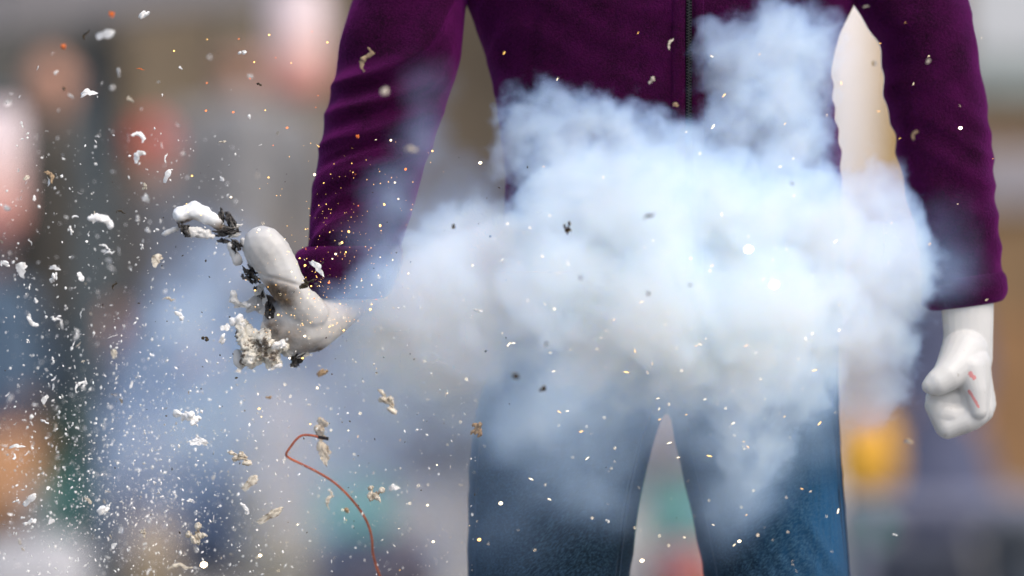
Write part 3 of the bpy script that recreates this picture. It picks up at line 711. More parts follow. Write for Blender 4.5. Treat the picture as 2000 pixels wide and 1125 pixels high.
# ================================================================== the smoke
def smoke():
    # (px, py, y metres, radius px): the body of the cloud
    D = [(1100, 295, -.2, 82), (1185, 310, -.22, 84), (1015, 300, -.19, 58), (1275, 330, -.24, 80), (1025, 240, -.20, 76), (1085, 222, -.21, 84), (1150, 235, -.22, 86), (1215, 258, -.23, 86), (1290, 285, -.24, 75), (1060, 300, -.22, 70),
         (1360, 300, -.24, 90), (1440, 250, -.22, 95), (1500, 190, -.22, 108), (1470, 115, -.21, 98), (1545, 95, -.21, 100), (1420, 85, -.20, 66), (1412, 150, -.2, 62), (1560, 190, -.2, 78), (1545, 280, -.22, 95), (1585, 60, -.2, 62), (1500, 60, -.2, 70),
         (1130, 400, -.27, 130), (1280, 430, -.30, 160), (1440, 420, -.29, 150), (1560, 430, -.26, 125), (1620, 480, -.2, 110),
         (1040, 480, -.24, 115), (940, 480, -.16, 85), (870, 510, -.13, 75), (960, 580, -.2, 120), (1120, 560, -.29, 150), (1300, 580, -.32, 170), (1460, 580, -.30, 160), (1580, 600, -.24, 130),
         (1690, 410, -.14, 108), (1750, 490, -.16, 106), (1772, 550, -.16, 88), (1775, 610, -.15, 62), (1700, 520, -.18, 120), (1690, 640, -.16, 110), (1700, 590, -.14, 90), (1730, 660, -.14, 92), (1710, 730, -.13, 84), (1695, 795, -.12, 66), (1690, 355, -.12, 55), (1650, 680, -.15, 80),
         (885, 545, -.22, 125), (855, 630, -.20, 118), (930, 650, -.22, 110), (815, 560, -.15, 90), (905, 455, -.2, 85), (960, 440, -.2, 80), (1200, 690, -.27, 95), (1360, 700, -.29, 110), (1480, 710, -.28, 115), (1580, 710, -.22, 85), (1440, 810, -.26, 72), (1500, 860, -.25, 62), (1400, 780, -.26, 70), (1475, 930, -.24, 48), (1330, 760, -.25, 85), (1560, 770, -.23, 80), (1600, 700, -.2, 80), (1430, 870, -.24, 60), (1530, 890, -.23, 45), (1150, 700, -.22, 95), (1240, 740, -.22, 80), (765, 680, -.12, 75), (840, 710, -.15, 90), (910, 730, -.15, 85), (1040, 660, -.2, 85), (1130, 690, -.2, 85), (960, 660, -.17, 78), (1010, 715, -.2, 62), (1090, 735, -.2, 60), (1640, 560, -.17, 120), (1630, 640, -.16, 95), (1250, 640, -.25, 120)]
    # (px, py, y, radius px, density): thin veils
    V = [(1290, 900, .08, 120, 1.3), (1290, 1060, .1, 130, .7), (900, 520, -.04, 150, 2.6), (860, 640, -.05, 160, 2.6), (700, 640, .03, 170, 1.3), (800, 760, .0, 150, 1.2), (600, 900, .12, 300, .6), (400, 760, .12, 260, .55), (300, 950, .12, 220, .35), (1100, 860, -.2, 190, .8), (1200, 960, -.18, 130, .35), (1450, 920, -.2, 150, .7), (850, 700, -.05, 210, 2.0), (820, 590, -.06, 180, 2.8), (740, 660, -.04, 140, 1.3), (900, 500, -.02, 150, 1.6), (1100, 720, -.2, 130, 1.0), (1480, 780, -.22, 150, 1.0), (700, 800, -.04, 190, .6), (440, 560, -.02, 170, .55), (360, 640, 0, 150, .35), (400, 760, 0, 190, .35), (560, 700, -.02, 170, .5), (600, 900, 0, 220, .3), (840, 930, 0, 170, .75), (900, 1050, .05, 130, .8),
         (825, 270, -.15, 85, .55), (790, 390, -.14, 115, .9), (720, 480, -.15, 90, .5), (1860, 520, -.15, 100, .35), (758, 572, -.2, 84, 2.8), (690, 600, -.24, 75, 1.5), (900, 420, .03, 140, 1.0), (380, 600, .03, 140, .5), (760, 520, -.17, 90, 1.0), (800, 500, .02, 130, .9), (560, 820, -.05, 210, .7), (900, 820, -.02, 160, .7), (300, 860, .05, 170, .35), (420, 480, .05, 140, .3), (900, 380, -.02, 120, .65), (840, 170, -.13, 80, .2),
         (1060, 780, -.2, 220, 1.1), (1230, 780, -.22, 170, 1.1), (1400, 800, -.22, 180, .9), (1600, 760, -.2, 110, .8), (1000, 1000, -.18, 180, .2), (1160, 920, -.2, 170, .3), (1290, 850, .05, 130, .9), (1290, 1000, .1, 120, .5), (1420, 900, -.2, 170, .55), (1580, 850, -.18, 110, .6),
         (1690, 780, -.02, 110, .9), (1850, 460, -.16, 110, .12), (1600, 120, -.18, 80, .5), (1610, 320, -.18, 70, .5), (1700, 560, .0, 160, .6), (1420, 1010, -.2, 110, .35)]
    def cloud(name, label, c0, c1, y0, y1, vox, which):
        a, b = P(*c0, -.1), P(*c1, -.1)
        smoke_volume(name, label, Vector((a.x, y0, b.z)), Vector((b.x, y1, a.z)), vox, D if which == 'core' else None, V if which == 'veil' else None)
    cloud('smoke', 'dense blue white smoke cloud billowing across jacket and jeans', (640, -60), (1860, 1010), -.42, .03, .0027, 'core')
    cloud('smoke', 'thin drifting smoke veil round the hand, the wire and the legs', (150, -40), (1980, 1190), -.42, .31, .008, 'veil')

def smoke_volume(name, label, lo_, hi_, vox, D, V):
    ng = bpy.data.node_groups.new('smoke cloud', 'GeometryNodeTree')
    ng.interface.new_socket('Geometry', in_out='INPUT', socket_type='NodeSocketGeometry'); ng.interface.new_socket('Geometry', in_out='OUTPUT', socket_type='NodeSocketGeometry')
    N, L = ng.nodes, ng.links
    def mth(op, *args, clamp=False):
        x = N.new('ShaderNodeMath'); x.operation = op; x.use_clamp = clamp
        for s, v in zip(x.inputs, args):
            if isinstance(v, (int, float)): s.default_value = v
            else: L.new(v, s)
        return x.outputs[0]
    def vm(op, *args):
        x = N.new('ShaderNodeVectorMath'); x.operation = op
        for s, v in zip(x.inputs, args):
            if isinstance(v, (tuple, Vector)): s.default_value = v
            else: L.new(v, s)
        return x
    pos = N.new('GeometryNodeInputPosition').outputs[0]
    def nz(scale, detail, rough, vec, color=False):
        x = N.new('ShaderNodeTexNoise'); x.inputs['Scale'].default_value = scale; x.inputs['Detail'].default_value = detail; x.inputs['Roughness'].default_value = rough
        rt = N.new('ShaderNodeVectorRotate'); rt.rotation_type = 'EULER_XYZ'; rt.inputs['Rotation'].default_value = (.5 + scale * .11, .8, .3 + scale * .07); rt.inputs['Center'].default_value = (3.1, 1.7, -2.3)
        L.new(vec, rt.inputs['Vector']); L.new(rt.outputs[0], x.inputs['Vector']); return x.outputs['Color' if color else 'Fac']
    def mapr(v, f0, f1, t0, t1, smooth=True):
        x = N.new('ShaderNodeMapRange'); x.interpolation_type = 'SMOOTHSTEP' if smooth else 'LINEAR'
        L.new(v, x.inputs[0])
        for i, q in enumerate((f0, f1, t0, t1)): x.inputs[i + 1].default_value = q
        return x.outputs[0]
    # swirl the space a little before measuring distances
    wv = vm('SUBTRACT', nz(9, 2, .5, pos, True), (.5, .5, .5)).outputs[0]
    sc = vm('SCALE', wv); sc.inputs['Scale'].default_value = .055; 
    wv2 = vm('SUBTRACT', nz(34, 2, .55, pos, True), (.5, .5, .5)).outputs[0]
    sc2 = vm('SCALE', wv2); sc2.inputs['Scale'].default_value = .026
    wp = vm('ADD', vm('ADD', pos, sc.outputs[0]).outputs[0], sc2.outputs[0]).outputs[0]
    FL = 1.3     # puffs are flatter along the view than across
    wq = vm('MULTIPLY', wp, (1, FL, 1)).outputs[0]
    f = None
    for px, py, y, r in D or ():
        k = MM * (y + 5) / 5; q = P(px, py, y + .05); q.y *= FL; d = vm('DISTANCE', wq, q).outputs['Value']; s = mth('SUBTRACT', r * k * 1.1, d)
        f = s if f is None else mth('SMOOTH_MAX', f, s, .02)
    if D:
        vor = N.new('ShaderNodeTexVoronoi'); vor.feature = 'SMOOTH_F1'; vor.inputs['Scale'].default_value = 25; vor.inputs['Smoothness'].default_value = .35; vor.inputs['Detail'].default_value = 1.5; vor.inputs['Roughness'].default_value = .5
        vr = N.new('ShaderNodeVectorRotate'); vr.rotation_type = 'EULER_XYZ'; vr.inputs['Rotation'].default_value = (.7, .5, .9); L.new(wp, vr.inputs['Vector']); L.new(vr.outputs[0], vor.inputs['Vector'])
        fb = nz(26, 6, .66, wp)
        f = mth('ADD', f, mth('MULTIPLY', mth('SUBTRACT', .42, vor.outputs['Distance']), .022))
        f = mth('ADD', f, mth('MULTIPLY', mth('SUBTRACT', fb, .5), .056))
        f = mth('ADD', f, mth('MULTIPLY', mth('SUBTRACT', nz(74, 4, .62, wp), .5), .024))
        core = mth('ADD', mth('MULTIPLY', mapr(f, -.003, .015, 0, 1), .48), mth('MULTIPLY', mapr(f, .0, .060, 0, 1), .55))
        core = mth('MULTIPLY', core, mapr(nz(16, 4, .6, wp), .30, .68, .75, 1.15))
        dens = mth('MULTIPLY', core, 58.0)
    else:
        veil = None
        for px, py, y, r, q in V:
            k = MM * (y + 5) / 5; d = vm('DISTANCE', wp, P(px, py, y)).outputs['Value']; s = mapr(d, r * k, 0, 0, q)
            veil = s if veil is None else mth('ADD', veil, s)
        veil = mth('MULTIPLY', veil, mapr(nz(13, 5, .62, wp), .32, .70, .30, 1.45))
        dens = mth('MULTIPLY', veil, 15.0)
    vc = N.new('GeometryNodeVolumeCube'); vc.inputs['Min'].default_value = lo_; vc.inputs['Max'].default_value = hi_
    for ax, i in (('X', 0), ('Y', 1), ('Z', 2)): vc.inputs['Resolution ' + ax].default_value = int((hi_[i] - lo_[i]) / vox)
    L.new(dens, vc.inputs['Density'])
    m = bpy.data.materials.new('white smoke'); m.use_nodes = True; T = m.node_tree; T.nodes.clear()
    mo = T.nodes.new('ShaderNodeOutputMaterial'); vs = T.nodes.new('ShaderNodeVolumeScatter'); vs.inputs['Color'].default_value = (.42, .635, 1.0, 1); vs.inputs['Anisotropy'].default_value = 0.0
    at = T.nodes.new('ShaderNodeAttribute'); at.attribute_name = 'density'
    T.links.new(at.outputs['Fac'], vs.inputs['Density']); ab = T.nodes.new('ShaderNodeVolumeAbsorption'); ab.inputs['Color'].default_value = (.40, .64, 1, 1); ak = T.nodes.new('ShaderNodeMath'); ak.operation = 'MULTIPLY'; ak.inputs[1].default_value = .018  # slight red absorption puts the sky's blue light into the smoke's colour
    T.links.new(at.outputs['Fac'], ak.inputs[0]); T.links.new(ak.outputs[0], ab.inputs['Density']); ad = T.nodes.new('ShaderNodeAddShader'); T.links.new(vs.outputs[0], ad.inputs[0]); T.links.new(ab.outputs[0], ad.inputs[1]); T.links.new(ad.outputs[0], mo.inputs['Volume'])
    sm = N.new('GeometryNodeSetMaterial'); sm.inputs['Material'].default_value = m
    out = N.new('NodeGroupOutput'); L.new(vc.outputs[0], sm.inputs[0]); L.new(sm.outputs[0], out.inputs[0])
    me = bpy.data.meshes.new('smoke'); me.materials.append(m)
    o = bpy.data.objects.new('smoke', me); COL.objects.link(o)
    o.modifiers.new('cloud', 'NODES').node_group = ng
    tag(o, label, 'smoke', kind='stuff')

# ================================================================== wire and flying debris
def fuse():
    px = [(628, 856), (612, 851), (592, 850), (580, 857), (568, 872), (559, 887), (566, 895), (588, 906), (620, 922), (652, 942), (680, 968), (703, 996), (718, 1022), (726, 1050), (728, 1078), (734, 1102), (744, 1130), (760, 1165), (770, 1205)]
    pts = np.array([list(P(x, y, -.12 + .0004 * i * i)) for i, (x, y) in enumerate(px)])
    path = [Vector(cr(pts, t)) for t in np.linspace(0, len(px) - 1, 110)]
    m = NT('orange brown wire'); f = m.noise(90, 4)
    m.l(m.ramp(f, [(0.3, (0.26, 0.06, 0.025)), (0.65, (0.60, 0.15, 0.05))]), m.b.inputs['Base Color']); m.set(Roughness=0.5)
    t = obj('fuse_wire', from_bm(tube(path, .0014, 8)), m.m); tag(t, 'thin orange brown fuse wire, kinked at the top, falling through the debris', 'wire')
    b = obj('burnt_end', from_bm(tube([Vector(path[0]) + Vector((.008, 0, -.0006)), Vector(path[3])], .0019, 8)), foam_mat('burnt wire', (.05, .04, .04), (.01, .01, .01)), t)
fuse()

rnd = random.Random(7)
def fleck_mesh(seed, kind):
    bm = bmesh.new(); r = random.Random(seed)
    if kind == 'lump':
        n = r.randint(2, 5); p = Vector((0, 0, 0))
        for i in range(n):
            ball(bm, p, .45 * r.uniform(.6, 1), (1, r.uniform(.6, 1), r.uniform(.6, 1)), sub=2); p = p + Vector((r.uniform(-.5, .7), r.uniform(-.3, .3), r.uniform(-.5, .5)))
        me = remesh(bm, .09, 1); amp, fr = .22, 2.6
    elif kind == 'curl':
        a0 = r.uniform(1.6, 3.0); pts = [(Vector((math.cos(a) * .75, r.uniform(-.1, .1), math.sin(a) * .75)), .10 + .24 * math.sin(math.pi * (i + .7) / 6.6)) for i, a in enumerate(np.linspace(0, a0, 6))]
        chain(bm, pts, (1, .7, 1), sub=1); me = remesh(bm, .09, 1); amp, fr = .16, 3
    elif kind == 'sliver':
        n = 6
        pts = [(Vector((-1 + 2 * i / n, r.uniform(-.1, .1), .25 * math.sin(i * r.uniform(.4, 1)))), .05 + .17 * math.sin(math.pi * (i + .5) / (n + 1))) for i in range(n + 1)]
        chain(bm, pts, (1, .5, 1), sub=1); me = remesh(bm, .08, 1); amp, fr = .12, 3
    elif kind == 'flake':     # flat torn flake, jagged outline, a little curled
        n = 22; out = []; ph = [r.uniform(0, 6.3) for _ in range(4)]; el = r.uniform(.45, .9)
        for i in range(n):
            a = 6.2832 * i / n; q = .72 + .16 * math.sin(2 * a + ph[0]) + .12 * math.sin(3 * a + ph[1]) + .16 * r.uniform(-1, 1)
            out.append((math.cos(a) * q, math.sin(a) * q * el))
        cu, tw = r.uniform(.15, .6), r.uniform(-.5, .5)
        hh = lambda x, z: cu * x * x + tw * x * z + .10 * math.sin(4 * x + ph[2]) - .2
        c = bm.verts.new((0, hh(0, 0), 0)); mid = [bm.verts.new((x * .55, hh(x * .55, z * .55) + r.uniform(-.08, .08), z * .55)) for x, z in out]; rim = [bm.verts.new((x, hh(x, z), z)) for x, z in out]
        for i in range(n):
            j = (i + 1) % n; bm.faces.new((c, mid[i], mid[j])); bm.faces.new((mid[i], rim[i], rim[j], mid[j]))
        bmesh.ops.solidify(bm, geom=bm.faces[:], thickness=.09); me = from_bm(bm); amp, fr = .03, 4
    else:   # ragged: torn flake with points and holes
        for i in range(7):
            c = Vector((r.uniform(-.7, .7), r.uniform(-.2, .2), r.uniform(-.5, .5))); ball(bm, c, r.uniform(.15, .38), (1, .5, 1), (r.random(), 0, r.random() * 3), sub=1)
            capsule(bm, c, Vector((r.uniform(-.2, .2), 0, r.uniform(-.2, .2))), .13, .16, sub=1)
        me = remesh(bm, .075, 0); amp, fr = .22, 3.4
    off = Vector((seed * 3.1, 0, 0))
    displace(me, lambda co, n: amp * noise.fractal(co * fr + off, 1.0, 2.0, 3))
    s = max(max(abs(c) for c in v.co) for v in me.vertices)
    for v in me.vertices: v.co /= s
    me.polygons.foreach_set('use_smooth', [True] * len(me.polygons)); me.update()
    return me

WHITE = foam_mat('white foam', (0.88, 0.88, 0.87), (0.62, 0.60, 0.57), .25, .5)
CREAM = foam_mat('cream scorched foam', (0.72, 0.66, 0.55), (0.20, 0.15, 0.10), .32, .55)
TANM = foam_mat('tan card', (0.50, 0.36, 0.22), (0.12, 0.08, 0.05), .3, .6)
DARK = foam_mat('charred card', (0.10, 0.075, 0.045), (0.015, 0.012, 0.01), .35, .65)
ORG = foam_mat('orange card', (0.85, 0.22, 0.05), (0.5, 0.08, 0.03), .2, .6)
VAR = {}
def variant(kind, i, m):
    k = (kind, i, m.name)
    if k not in VAR:
        src = VAR.get((kind, i))
        if src is None: src = VAR[(kind, i)] = fleck_mesh(i * 13 + len(kind), kind)
        me = src.copy(); me.materials.append(m); VAR[k] = me
    return VAR[k]

def place(name, me, px, py, Y, half_px, rot, sc=(1, 1, 1)):
    o = bpy.data.objects.new(name, me); COL.objects.link(o); k = MM * (Y + 5) / 5 * half_px
    o.location = P(px, py, Y); o.rotation_euler = rot; o.scale = (sc[0] * k, sc[1] * k, sc[2] * k); return o

G1 = 'white foam flecks flying from the blast'
BIG = [  # px, py, full size px, kind, material, depth, (sx, sz), tilt deg, label
 (287, 28, 30, 'lump', WHITE, -.15, (1, .6), 45, 'white knobbly fleck slanting at the top edge, left of the lantern'),
 (207, 67, 36, 'lump', WHITE, -.42, (1, .8), 10, 'large soft white fleck beside the orange scrap, upper left'),
 (468, 103, 24, 'lump', WHITE, -.2, (1, .8), 30, 'white double fleck left of the upper lantern'),
 (172, 182, 30, 'ragged', WHITE, -.2, (1, 1), 20, 'white star shaped fleck beside the bare head, upper left'),
 (268, 272, 30, 'curl', WHITE, -.28, (1, 1), -30, 'white hooked fleck in front of the red hat, the upper of two'),
 (278, 312, 40, 'curl', WHITE, -.28, (.8, 1), 60, 'white bent fleck just below the hooked one by the red hat'),
 (188, 444, 68, 'curl', WHITE, -.3, (1, .7), 0, 'wide white arch shaped fleck left of the torn finger'),
 (327, 343, 26, 'ragged', WHITE, -.2, (1, .8), 60, 'white tattered fleck above the torn finger'),
 (430, 277, 22, 'lump', CREAM, -.2, (1, .5), 20, 'cream fleck in front of the light grey coat'),
 (620, 522, 36, 'ragged', WHITE, -.22, (1, .8), -40, 'white pointed fleck in front of the purple cuff'),
 (105, 543, 30, 'ragged', WHITE, -.14, (.6, 1), 10, 'white upright jagged fleck at mid height, far left'),
 (41, 525, 27, 'ragged', WHITE, -.14, (1, 1), 40, 'white crumbly fleck near the left edge at mid height'),
 (14, 519, 22, 'lump', WHITE, -.2, (1, .7), -20, 'white fleck touching the left edge at mid height'),
 (70, 623, 34, 'curl', WHITE, -.28, (1, .8), 150, 'white cup shaped fleck near the left edge, below mid height'),
 (110, 622, 20, 'ragged', WHITE, -.12, (1, .8), 0, 'small white spiky fleck right of the cup shaped one'),
 (107, 523, 20, 'lump', WHITE, -.25, (1, 1), 0, 'round white fleck above the upright jagged one, far left'),
 (365, 815, 54, 'ragged', WHITE, -.2, (1, .9), -35, 'large tattered white fleck left of the wire, lower left'),
 (388, 863, 38, 'lump', WHITE, -.16, (1, .5), -15, 'white knobbly fleck below the large tattered one'),
 (466, 893, 50, 'ragged', CREAM, -.2, (1, .7), -10, 'cream crumbly fleck left of the wire kink'),
 (490, 942, 36, 'ragged', CREAM, -.28, (1, .8), 40, 'dull cream fleck below the crumbly one, left of the wire'),
 (733, 966, 48, 'ragged', CREAM, -.2, (.7, 1), -20, 'cream ragged fleck right of the wire, over the teal crate'),
 (769, 952, 28, 'lump', WHITE, -.3, (.7, 1), 20, 'soft white fleck right of the ragged cream one by the wire'),
 (645, 975, 38, 'sliver', CREAM, -.3, (1, 1), 85, 'pale upright sliver left of the wire, over the teal crate'),
 (678, 1000, 20, 'lump', TANM, -.3, (1, .7), -20, 'dull mauve tan scrap left of the wire'),
 (208, 997, 32, 'lump', WHITE, -.15, (1, .8), 30, 'white blocky fleck right of the teal crate, lower left'),
 (59, 975, 32, 'lump', WHITE, -.15, (1, .7), 40, 'white slanting fleck over the orange sack, lower left'),
 (27, 980, 20, 'lump', WHITE, -.2, (1, .5), 35, 'small white fleck left of the slanting one, by the left edge'),
 (32, 872, 30, 'ragged', WHITE, -.15, (1, .5), 10, 'white flat fleck at the top of the orange sack'),
 (84, 822, 22, 'lump', WHITE, -.2, (1, .6), -15, 'white oval fleck above the orange sack'),
 (87, 780, 20, 'lump', WHITE, -.2, (1, .6), 40, 'white fleck above the oval one, far left'),
 (471, 994, 36, 'curl', WHITE, -.25, (1, .6), -40, 'white curved fleck beside the navy bundle, low left'),
 (530, 1005, 52, 'ragged', CREAM, -.25, (1, .5), 30, 'long cream fleck under the wire kink, low'),
 (385, 1045, 54, 'ragged', CREAM, -.22, (.7, 1), 30, 'brown and cream torn fleck low left of the wire'),
 (350, 1108, 46, 'sliver', CREAM, -.3, (1, 1), 10, 'blurred cream sliver near the bottom edge'),
 (628, 846, 62, 'ragged', CREAM, -.10, (1, .8), 70, 'crumbly cream clump round the burnt end of the wire'),
 (632, 884, 46, 'ragged', CREAM, -.10, (.6, 1), 30, 'cream clump hanging below the burnt end of the wire'),
 (755, 782, 58, 'ragged', CREAM, -.3, (1, .6), -40, 'pale faded fleck in the white smoke right of the hand'),
 (932, 840, 40, 'ragged', TANM, -.25, (.6, 1), -25, 'brownish flake at the left edge of the jeans'),
 (928, 605, 26, 'lump', WHITE, -.3, (1, .5), 0, 'white fleck in front of the smoke left of centre'),
 (205, 482, 22, 'sliver', WHITE, -.1, (1, 1), -15, 'thin white sliver under the arch shaped fleck'),
 (214, 494, 22, 'sliver', WHITE, -.1, (1, 1), 15, 'second thin white sliver just under the first, below the arch'),
 (305, 508, 28, 'ragged', CREAM, -.25, (1, .8), 30, 'cream fleck in the smoke below the torn finger'),
 (635, 728, 30, 'lump', TANM, -.3, (1, .6), 40, 'tan scrap in the smoke below the palm'),
 (521, 776, 18, 'lump', TANM, -.3, (1, .8), 0, 'small tan scrap above the wire'),
 (396, 660, 24, 'lump', DARK, -.2, (.8, 1), 20, 'dark brown pointed scrap left of the ragged chunk'),
 (340, 620, 34, 'curl', WHITE, -.25, (1, .7), -20, 'pale hooked fleck in the smoke left of the dark brown scrap'),
 (330, 585, 24, 'sliver', CREAM, -.25, (1, 1), 0, 'pale sliver above the hooked fleck in the smoke'),
 (222, 690, 18, 'lump', CREAM, -.3, (.8, 1), 30, 'blurred cream fleck below mid height, left'),
 (1010, 738, 22, 'lump', DARK, -.5, (1, .8), 0, 'blurred dark scrap at the top of the left leg'),
 (1056, 762, 26, 'lump', DARK, -.42, (.8, 1), 30, 'blurred brown scrap right of the dark one on the left leg'),
 (1109, 446, 34, 'ragged', DARK, -.36, (.45, 1), 10, 'dark brown upright scrap in front of the smoke centre'),
 (886, 440, 12, 'lump', DARK, -.35, (1, 1), 0, 'small dark crumb in front of the smoke left of centre'),
 (1268, 423, 24, 'sliver', DARK, -.5, (1, 1), 30, 'thin dark sliver slanting in front of the smoke'),
 (1267, 575, 11, 'lump', DARK, -.5, (1, 1), 0, 'tiny dark crumb low in the middle of the smoke'),
 (1135, 544, 9, 'lump', DARK, -.5, (1, 1), 0, 'tiny dark crumb below the upright brown scrap'),
 (1345, 557, 11, 'lump', DARK, -.5, (1, 1), 0, 'tiny dark crumb left of the two bright sparks'),
 (1545, 357, 10, 'lump', DARK, -.45, (1, 1), 0, 'tiny dark crumb in the upper right smoke'),
 (1067, 670, 10, 'lump', DARK, -.5, (1, 1), 0, 'tiny dark crumb above the blurred brown scrap'),
 (1273, 157, 20, 'ragged', CREAM, -.3, (.7, 1), 20, 'beige triangular scrap on the jacket left of the zip'),
 (1310, 86, 22, 'sliver', CREAM, -.3, (1, 1), 80, 'beige upright sliver on the jacket left of the zip'),
 (1322, 207, 16, 'lump', TANM, -.3, (1, .8), 0, 'small tan scrap at the smoke edge below the zip'),
 (752, 178, 26, 'lump', CREAM, -.55, (.5, 1), 5, 'blurred pale fleck on the upper purple sleeve'),
 (717, 117, 44, 'sliver', TANM, -.3, (1, 1.6), 75, 'olive brown streaky flake on the upper purple sleeve'),
 (803, 291, 24, 'lump', CREAM, -.6, (1, .8), 0, 'blurred pinkish fleck on the sleeve in thin smoke'),
 (504, 164, 14, 'lump', DARK, -.2, (1, 1), 0, 'small dark crumb below left of the upper lantern'),
 (96, 346, 26, 'sliver', TANM, -.2, (1, 1.4), -40, 'tan flake with white tip, far left'),
 (168, 68, 20, 'sliver', DARK, -.3, (1, 1.3), 70, 'brown flake left of the large soft white fleck'),
 (124, 172, 16, 'lump', DARK, -.4, (.6, 1), -40, 'dark crumb in front of the bare head'),
 (224, 558, 16, 'sliver', DARK, -.2, (1, 1.4), 70, 'small brown flake at mid height, left'),
 (236, 414, 18, 'sliver', DARK, -.15, (1, 1), -5, 'thin dark sliver above the arch shaped fleck'),
 (1789, 265, 20, 'curl', TANM, -.4, (1, .8), 60, 'tan curved flake on the right hand dark sleeve'),
 (1813, 119, 9, 'lump', CREAM, -.4, (1, 1), 0, 'tiny cream crumb high on the dark sleeve'),
 (1709, 126, 10, 'lump', DARK, -.5, (1, 1), 0, 'tiny dark crumb in front of the yellow banner'),
 (1692, 14, 12, 'sliver', CREAM, -.4, (1, 1.4), 15, 'pale crumb at the top of the dark sleeve'),
 (1184, 1016, 16, 'lump', WHITE, -.25, (.7, 1), 10, 'small white fleck on the dark inner jeans leg'),
 (1775, 862, 15, 'lump', CREAM, -.45, (1, 1), 0, 'blurred pale crumb left below the fist'),
 (1746, 1044, 12, 'lump', WHITE, -.3, (1, .8), 0, 'white crumb low right in front of the slate table'),
 (598, 552, 30, 'ragged', DARK, -.24, (1, .7), 10, 'dark brown scorched scrap between thumb and cuff'),
 (435, 668, 34, 'lump', WHITE, -.2, (.35, 1), -25, 'white upright splinter left of the ragged chunk'),
 (441, 640, 22, 'lump', WHITE, -.2, (.8, 1), 0, 'small white crumb above the upright splinter'),
 (158, 752, 30, 'sliver', WHITE, -.2, (1, 1.2), 50, 'white slanting sliver low on the far left'),
 (165, 980, 26, 'curl', CREAM, -.25, (1, .6), -20, 'pale curved fleck right of the teal crate'),
 (60, 1020, 24, 'ragged', WHITE, -.25, (1, .9), 0, 'white crumbly fleck over the white sack'),
 (100, 1018, 14, 'lump', WHITE, -.2, (1, .8), 0, 'small round white fleck right of the crumbly one over the sack'),
]
for i, (px, py, s, kd, m, Y, sc, tl, lab) in enumerate(BIG):
    if kd in ('lump', 'ragged') and m in (WHITE, CREAM) and i % 2: kd = 'flake'; s *= 1.1
    nm = 'charred_scrap' if m is DARK else 'card_scrap' if m is TANM else 'foam_fleck'
    cat = 'scrap' if m in (DARK, TANM) else 'fleck'
    o = place(nm, variant(kd, i % 6, m), px, py, Y, s / 2 * 1.15, (rnd.uniform(-.3, .3), R(-tl), rnd.uniform(-.3, .3)), (sc[0], .7, sc[1]))
    tag(o, lab, cat, G1 if nm == 'foam_fleck' else 'scorched scrap flying from the blast')
for px, py, s, tl, lab in ((216, 27, 22, 70, 'orange scrap at the top edge, upper left'), (122, 90, 19, 80, 'orange scrap above the bare head'), (697, 266, 14, 85, 'orange red scrap on the purple sleeve'), (274, 135, 17, -5, 'thin red sliver above the red hat')):
    o = place('orange_scrap', variant('sliver' if s == 17 else 'lump', 3, ORG), px, py, -.4 if s > 17 else -.15, s / 2, (0, R(-tl), 0), (1, .6, .7)); tag(o, lab, 'scrap', 'orange scraps flying from the blast')

# ragged chunk of the hand torn off below the palm
def chunk():
    def G(px, py, q=0): v = P(px, py, -.14); v.y += q * MM; return v
    g = MM; t = empty('torn_chunk', G(500, 680), 'ragged scorched chunk of white foam and shell below the blown hand', 'chunk')
    cm = NT('crumbly scorched foam'); n = cm.noise(30, 6, .72)
    cm.l(cm.ramp(n, [(.34, (0.03, 0.027, 0.03)), (.42, (0.17, 0.14, 0.11)), (.48, (0.68, 0.65, 0.57)), (.7, (0.80, 0.79, 0.75))]), cm.b.inputs['Base Color']); cm.set(Roughness=.9); cm.bump(cm.noise(260, 5, .7), .8, .003)
    bm = bmesh.new()
    chain(bm, [(G(472, 635), 13 * g), (G(478, 665), 17 * g), (G(490, 690), 22 * g), (G(515, 698), 16 * g), (G(538, 706), 9 * g)])
    chain(bm, [(G(490, 660), 15 * g), (G(512, 672), 18 * g), (G(530, 680), 10 * g), (G(550, 676), 7 * g)]); chain(bm, [(G(496, 700), 12 * g), (G(520, 712), 7 * g)])
    me = remesh(bm, .0013, 0); displace(me, lambda co, nn: .0095 * noise.fractal(co * 62, .7, 2.2, 6))
    obj('crumbly_core', me, cm.m, t)
    bm = bmesh.new(); chain(bm, [(G(455, 626, -6), 7 * g), (G(466, 624, -8), 9 * g), (G(474, 634, -6), 6 * g)]); me = remesh(bm, .0013, 1); displace(me, lambda co, nn: .003 * noise.fractal(co * 130, 1, 2, 3)); obj('foam_tip', me, WHITE, t)
    bm = bmesh.new(); chain(bm, [(G(463, 690, 4), 9 * g), (G(466, 705, 4), 12 * g), (G(470, 716, 4), 7 * g)], (1, .5, 1)); me = remesh(bm, .0013, 3); obj('shell_flake', me, SHELL, t)
    bm = bmesh.new(); chain(bm, [(G(535, 676, -4), 6 * g), (G(552, 672, -6), 8 * g)]); me = remesh(bm, .0013, 0); displace(me, lambda co, nn: .004 * noise.fractal(co * 150, 1, 2, 3)); obj('foam_tip', me, WHITE, t)
    bm = bmesh.new(); chain(bm, [(G(530, 718, -2), 6 * g), (G(545, 716, -2), 4 * g)]); me = remesh(bm, .0013, 0); displace(me, lambda co, nn: .003 * noise.fractal(co * 150, 1, 2, 3)); obj('foam_tip', me, WHITE, t)
chunk()

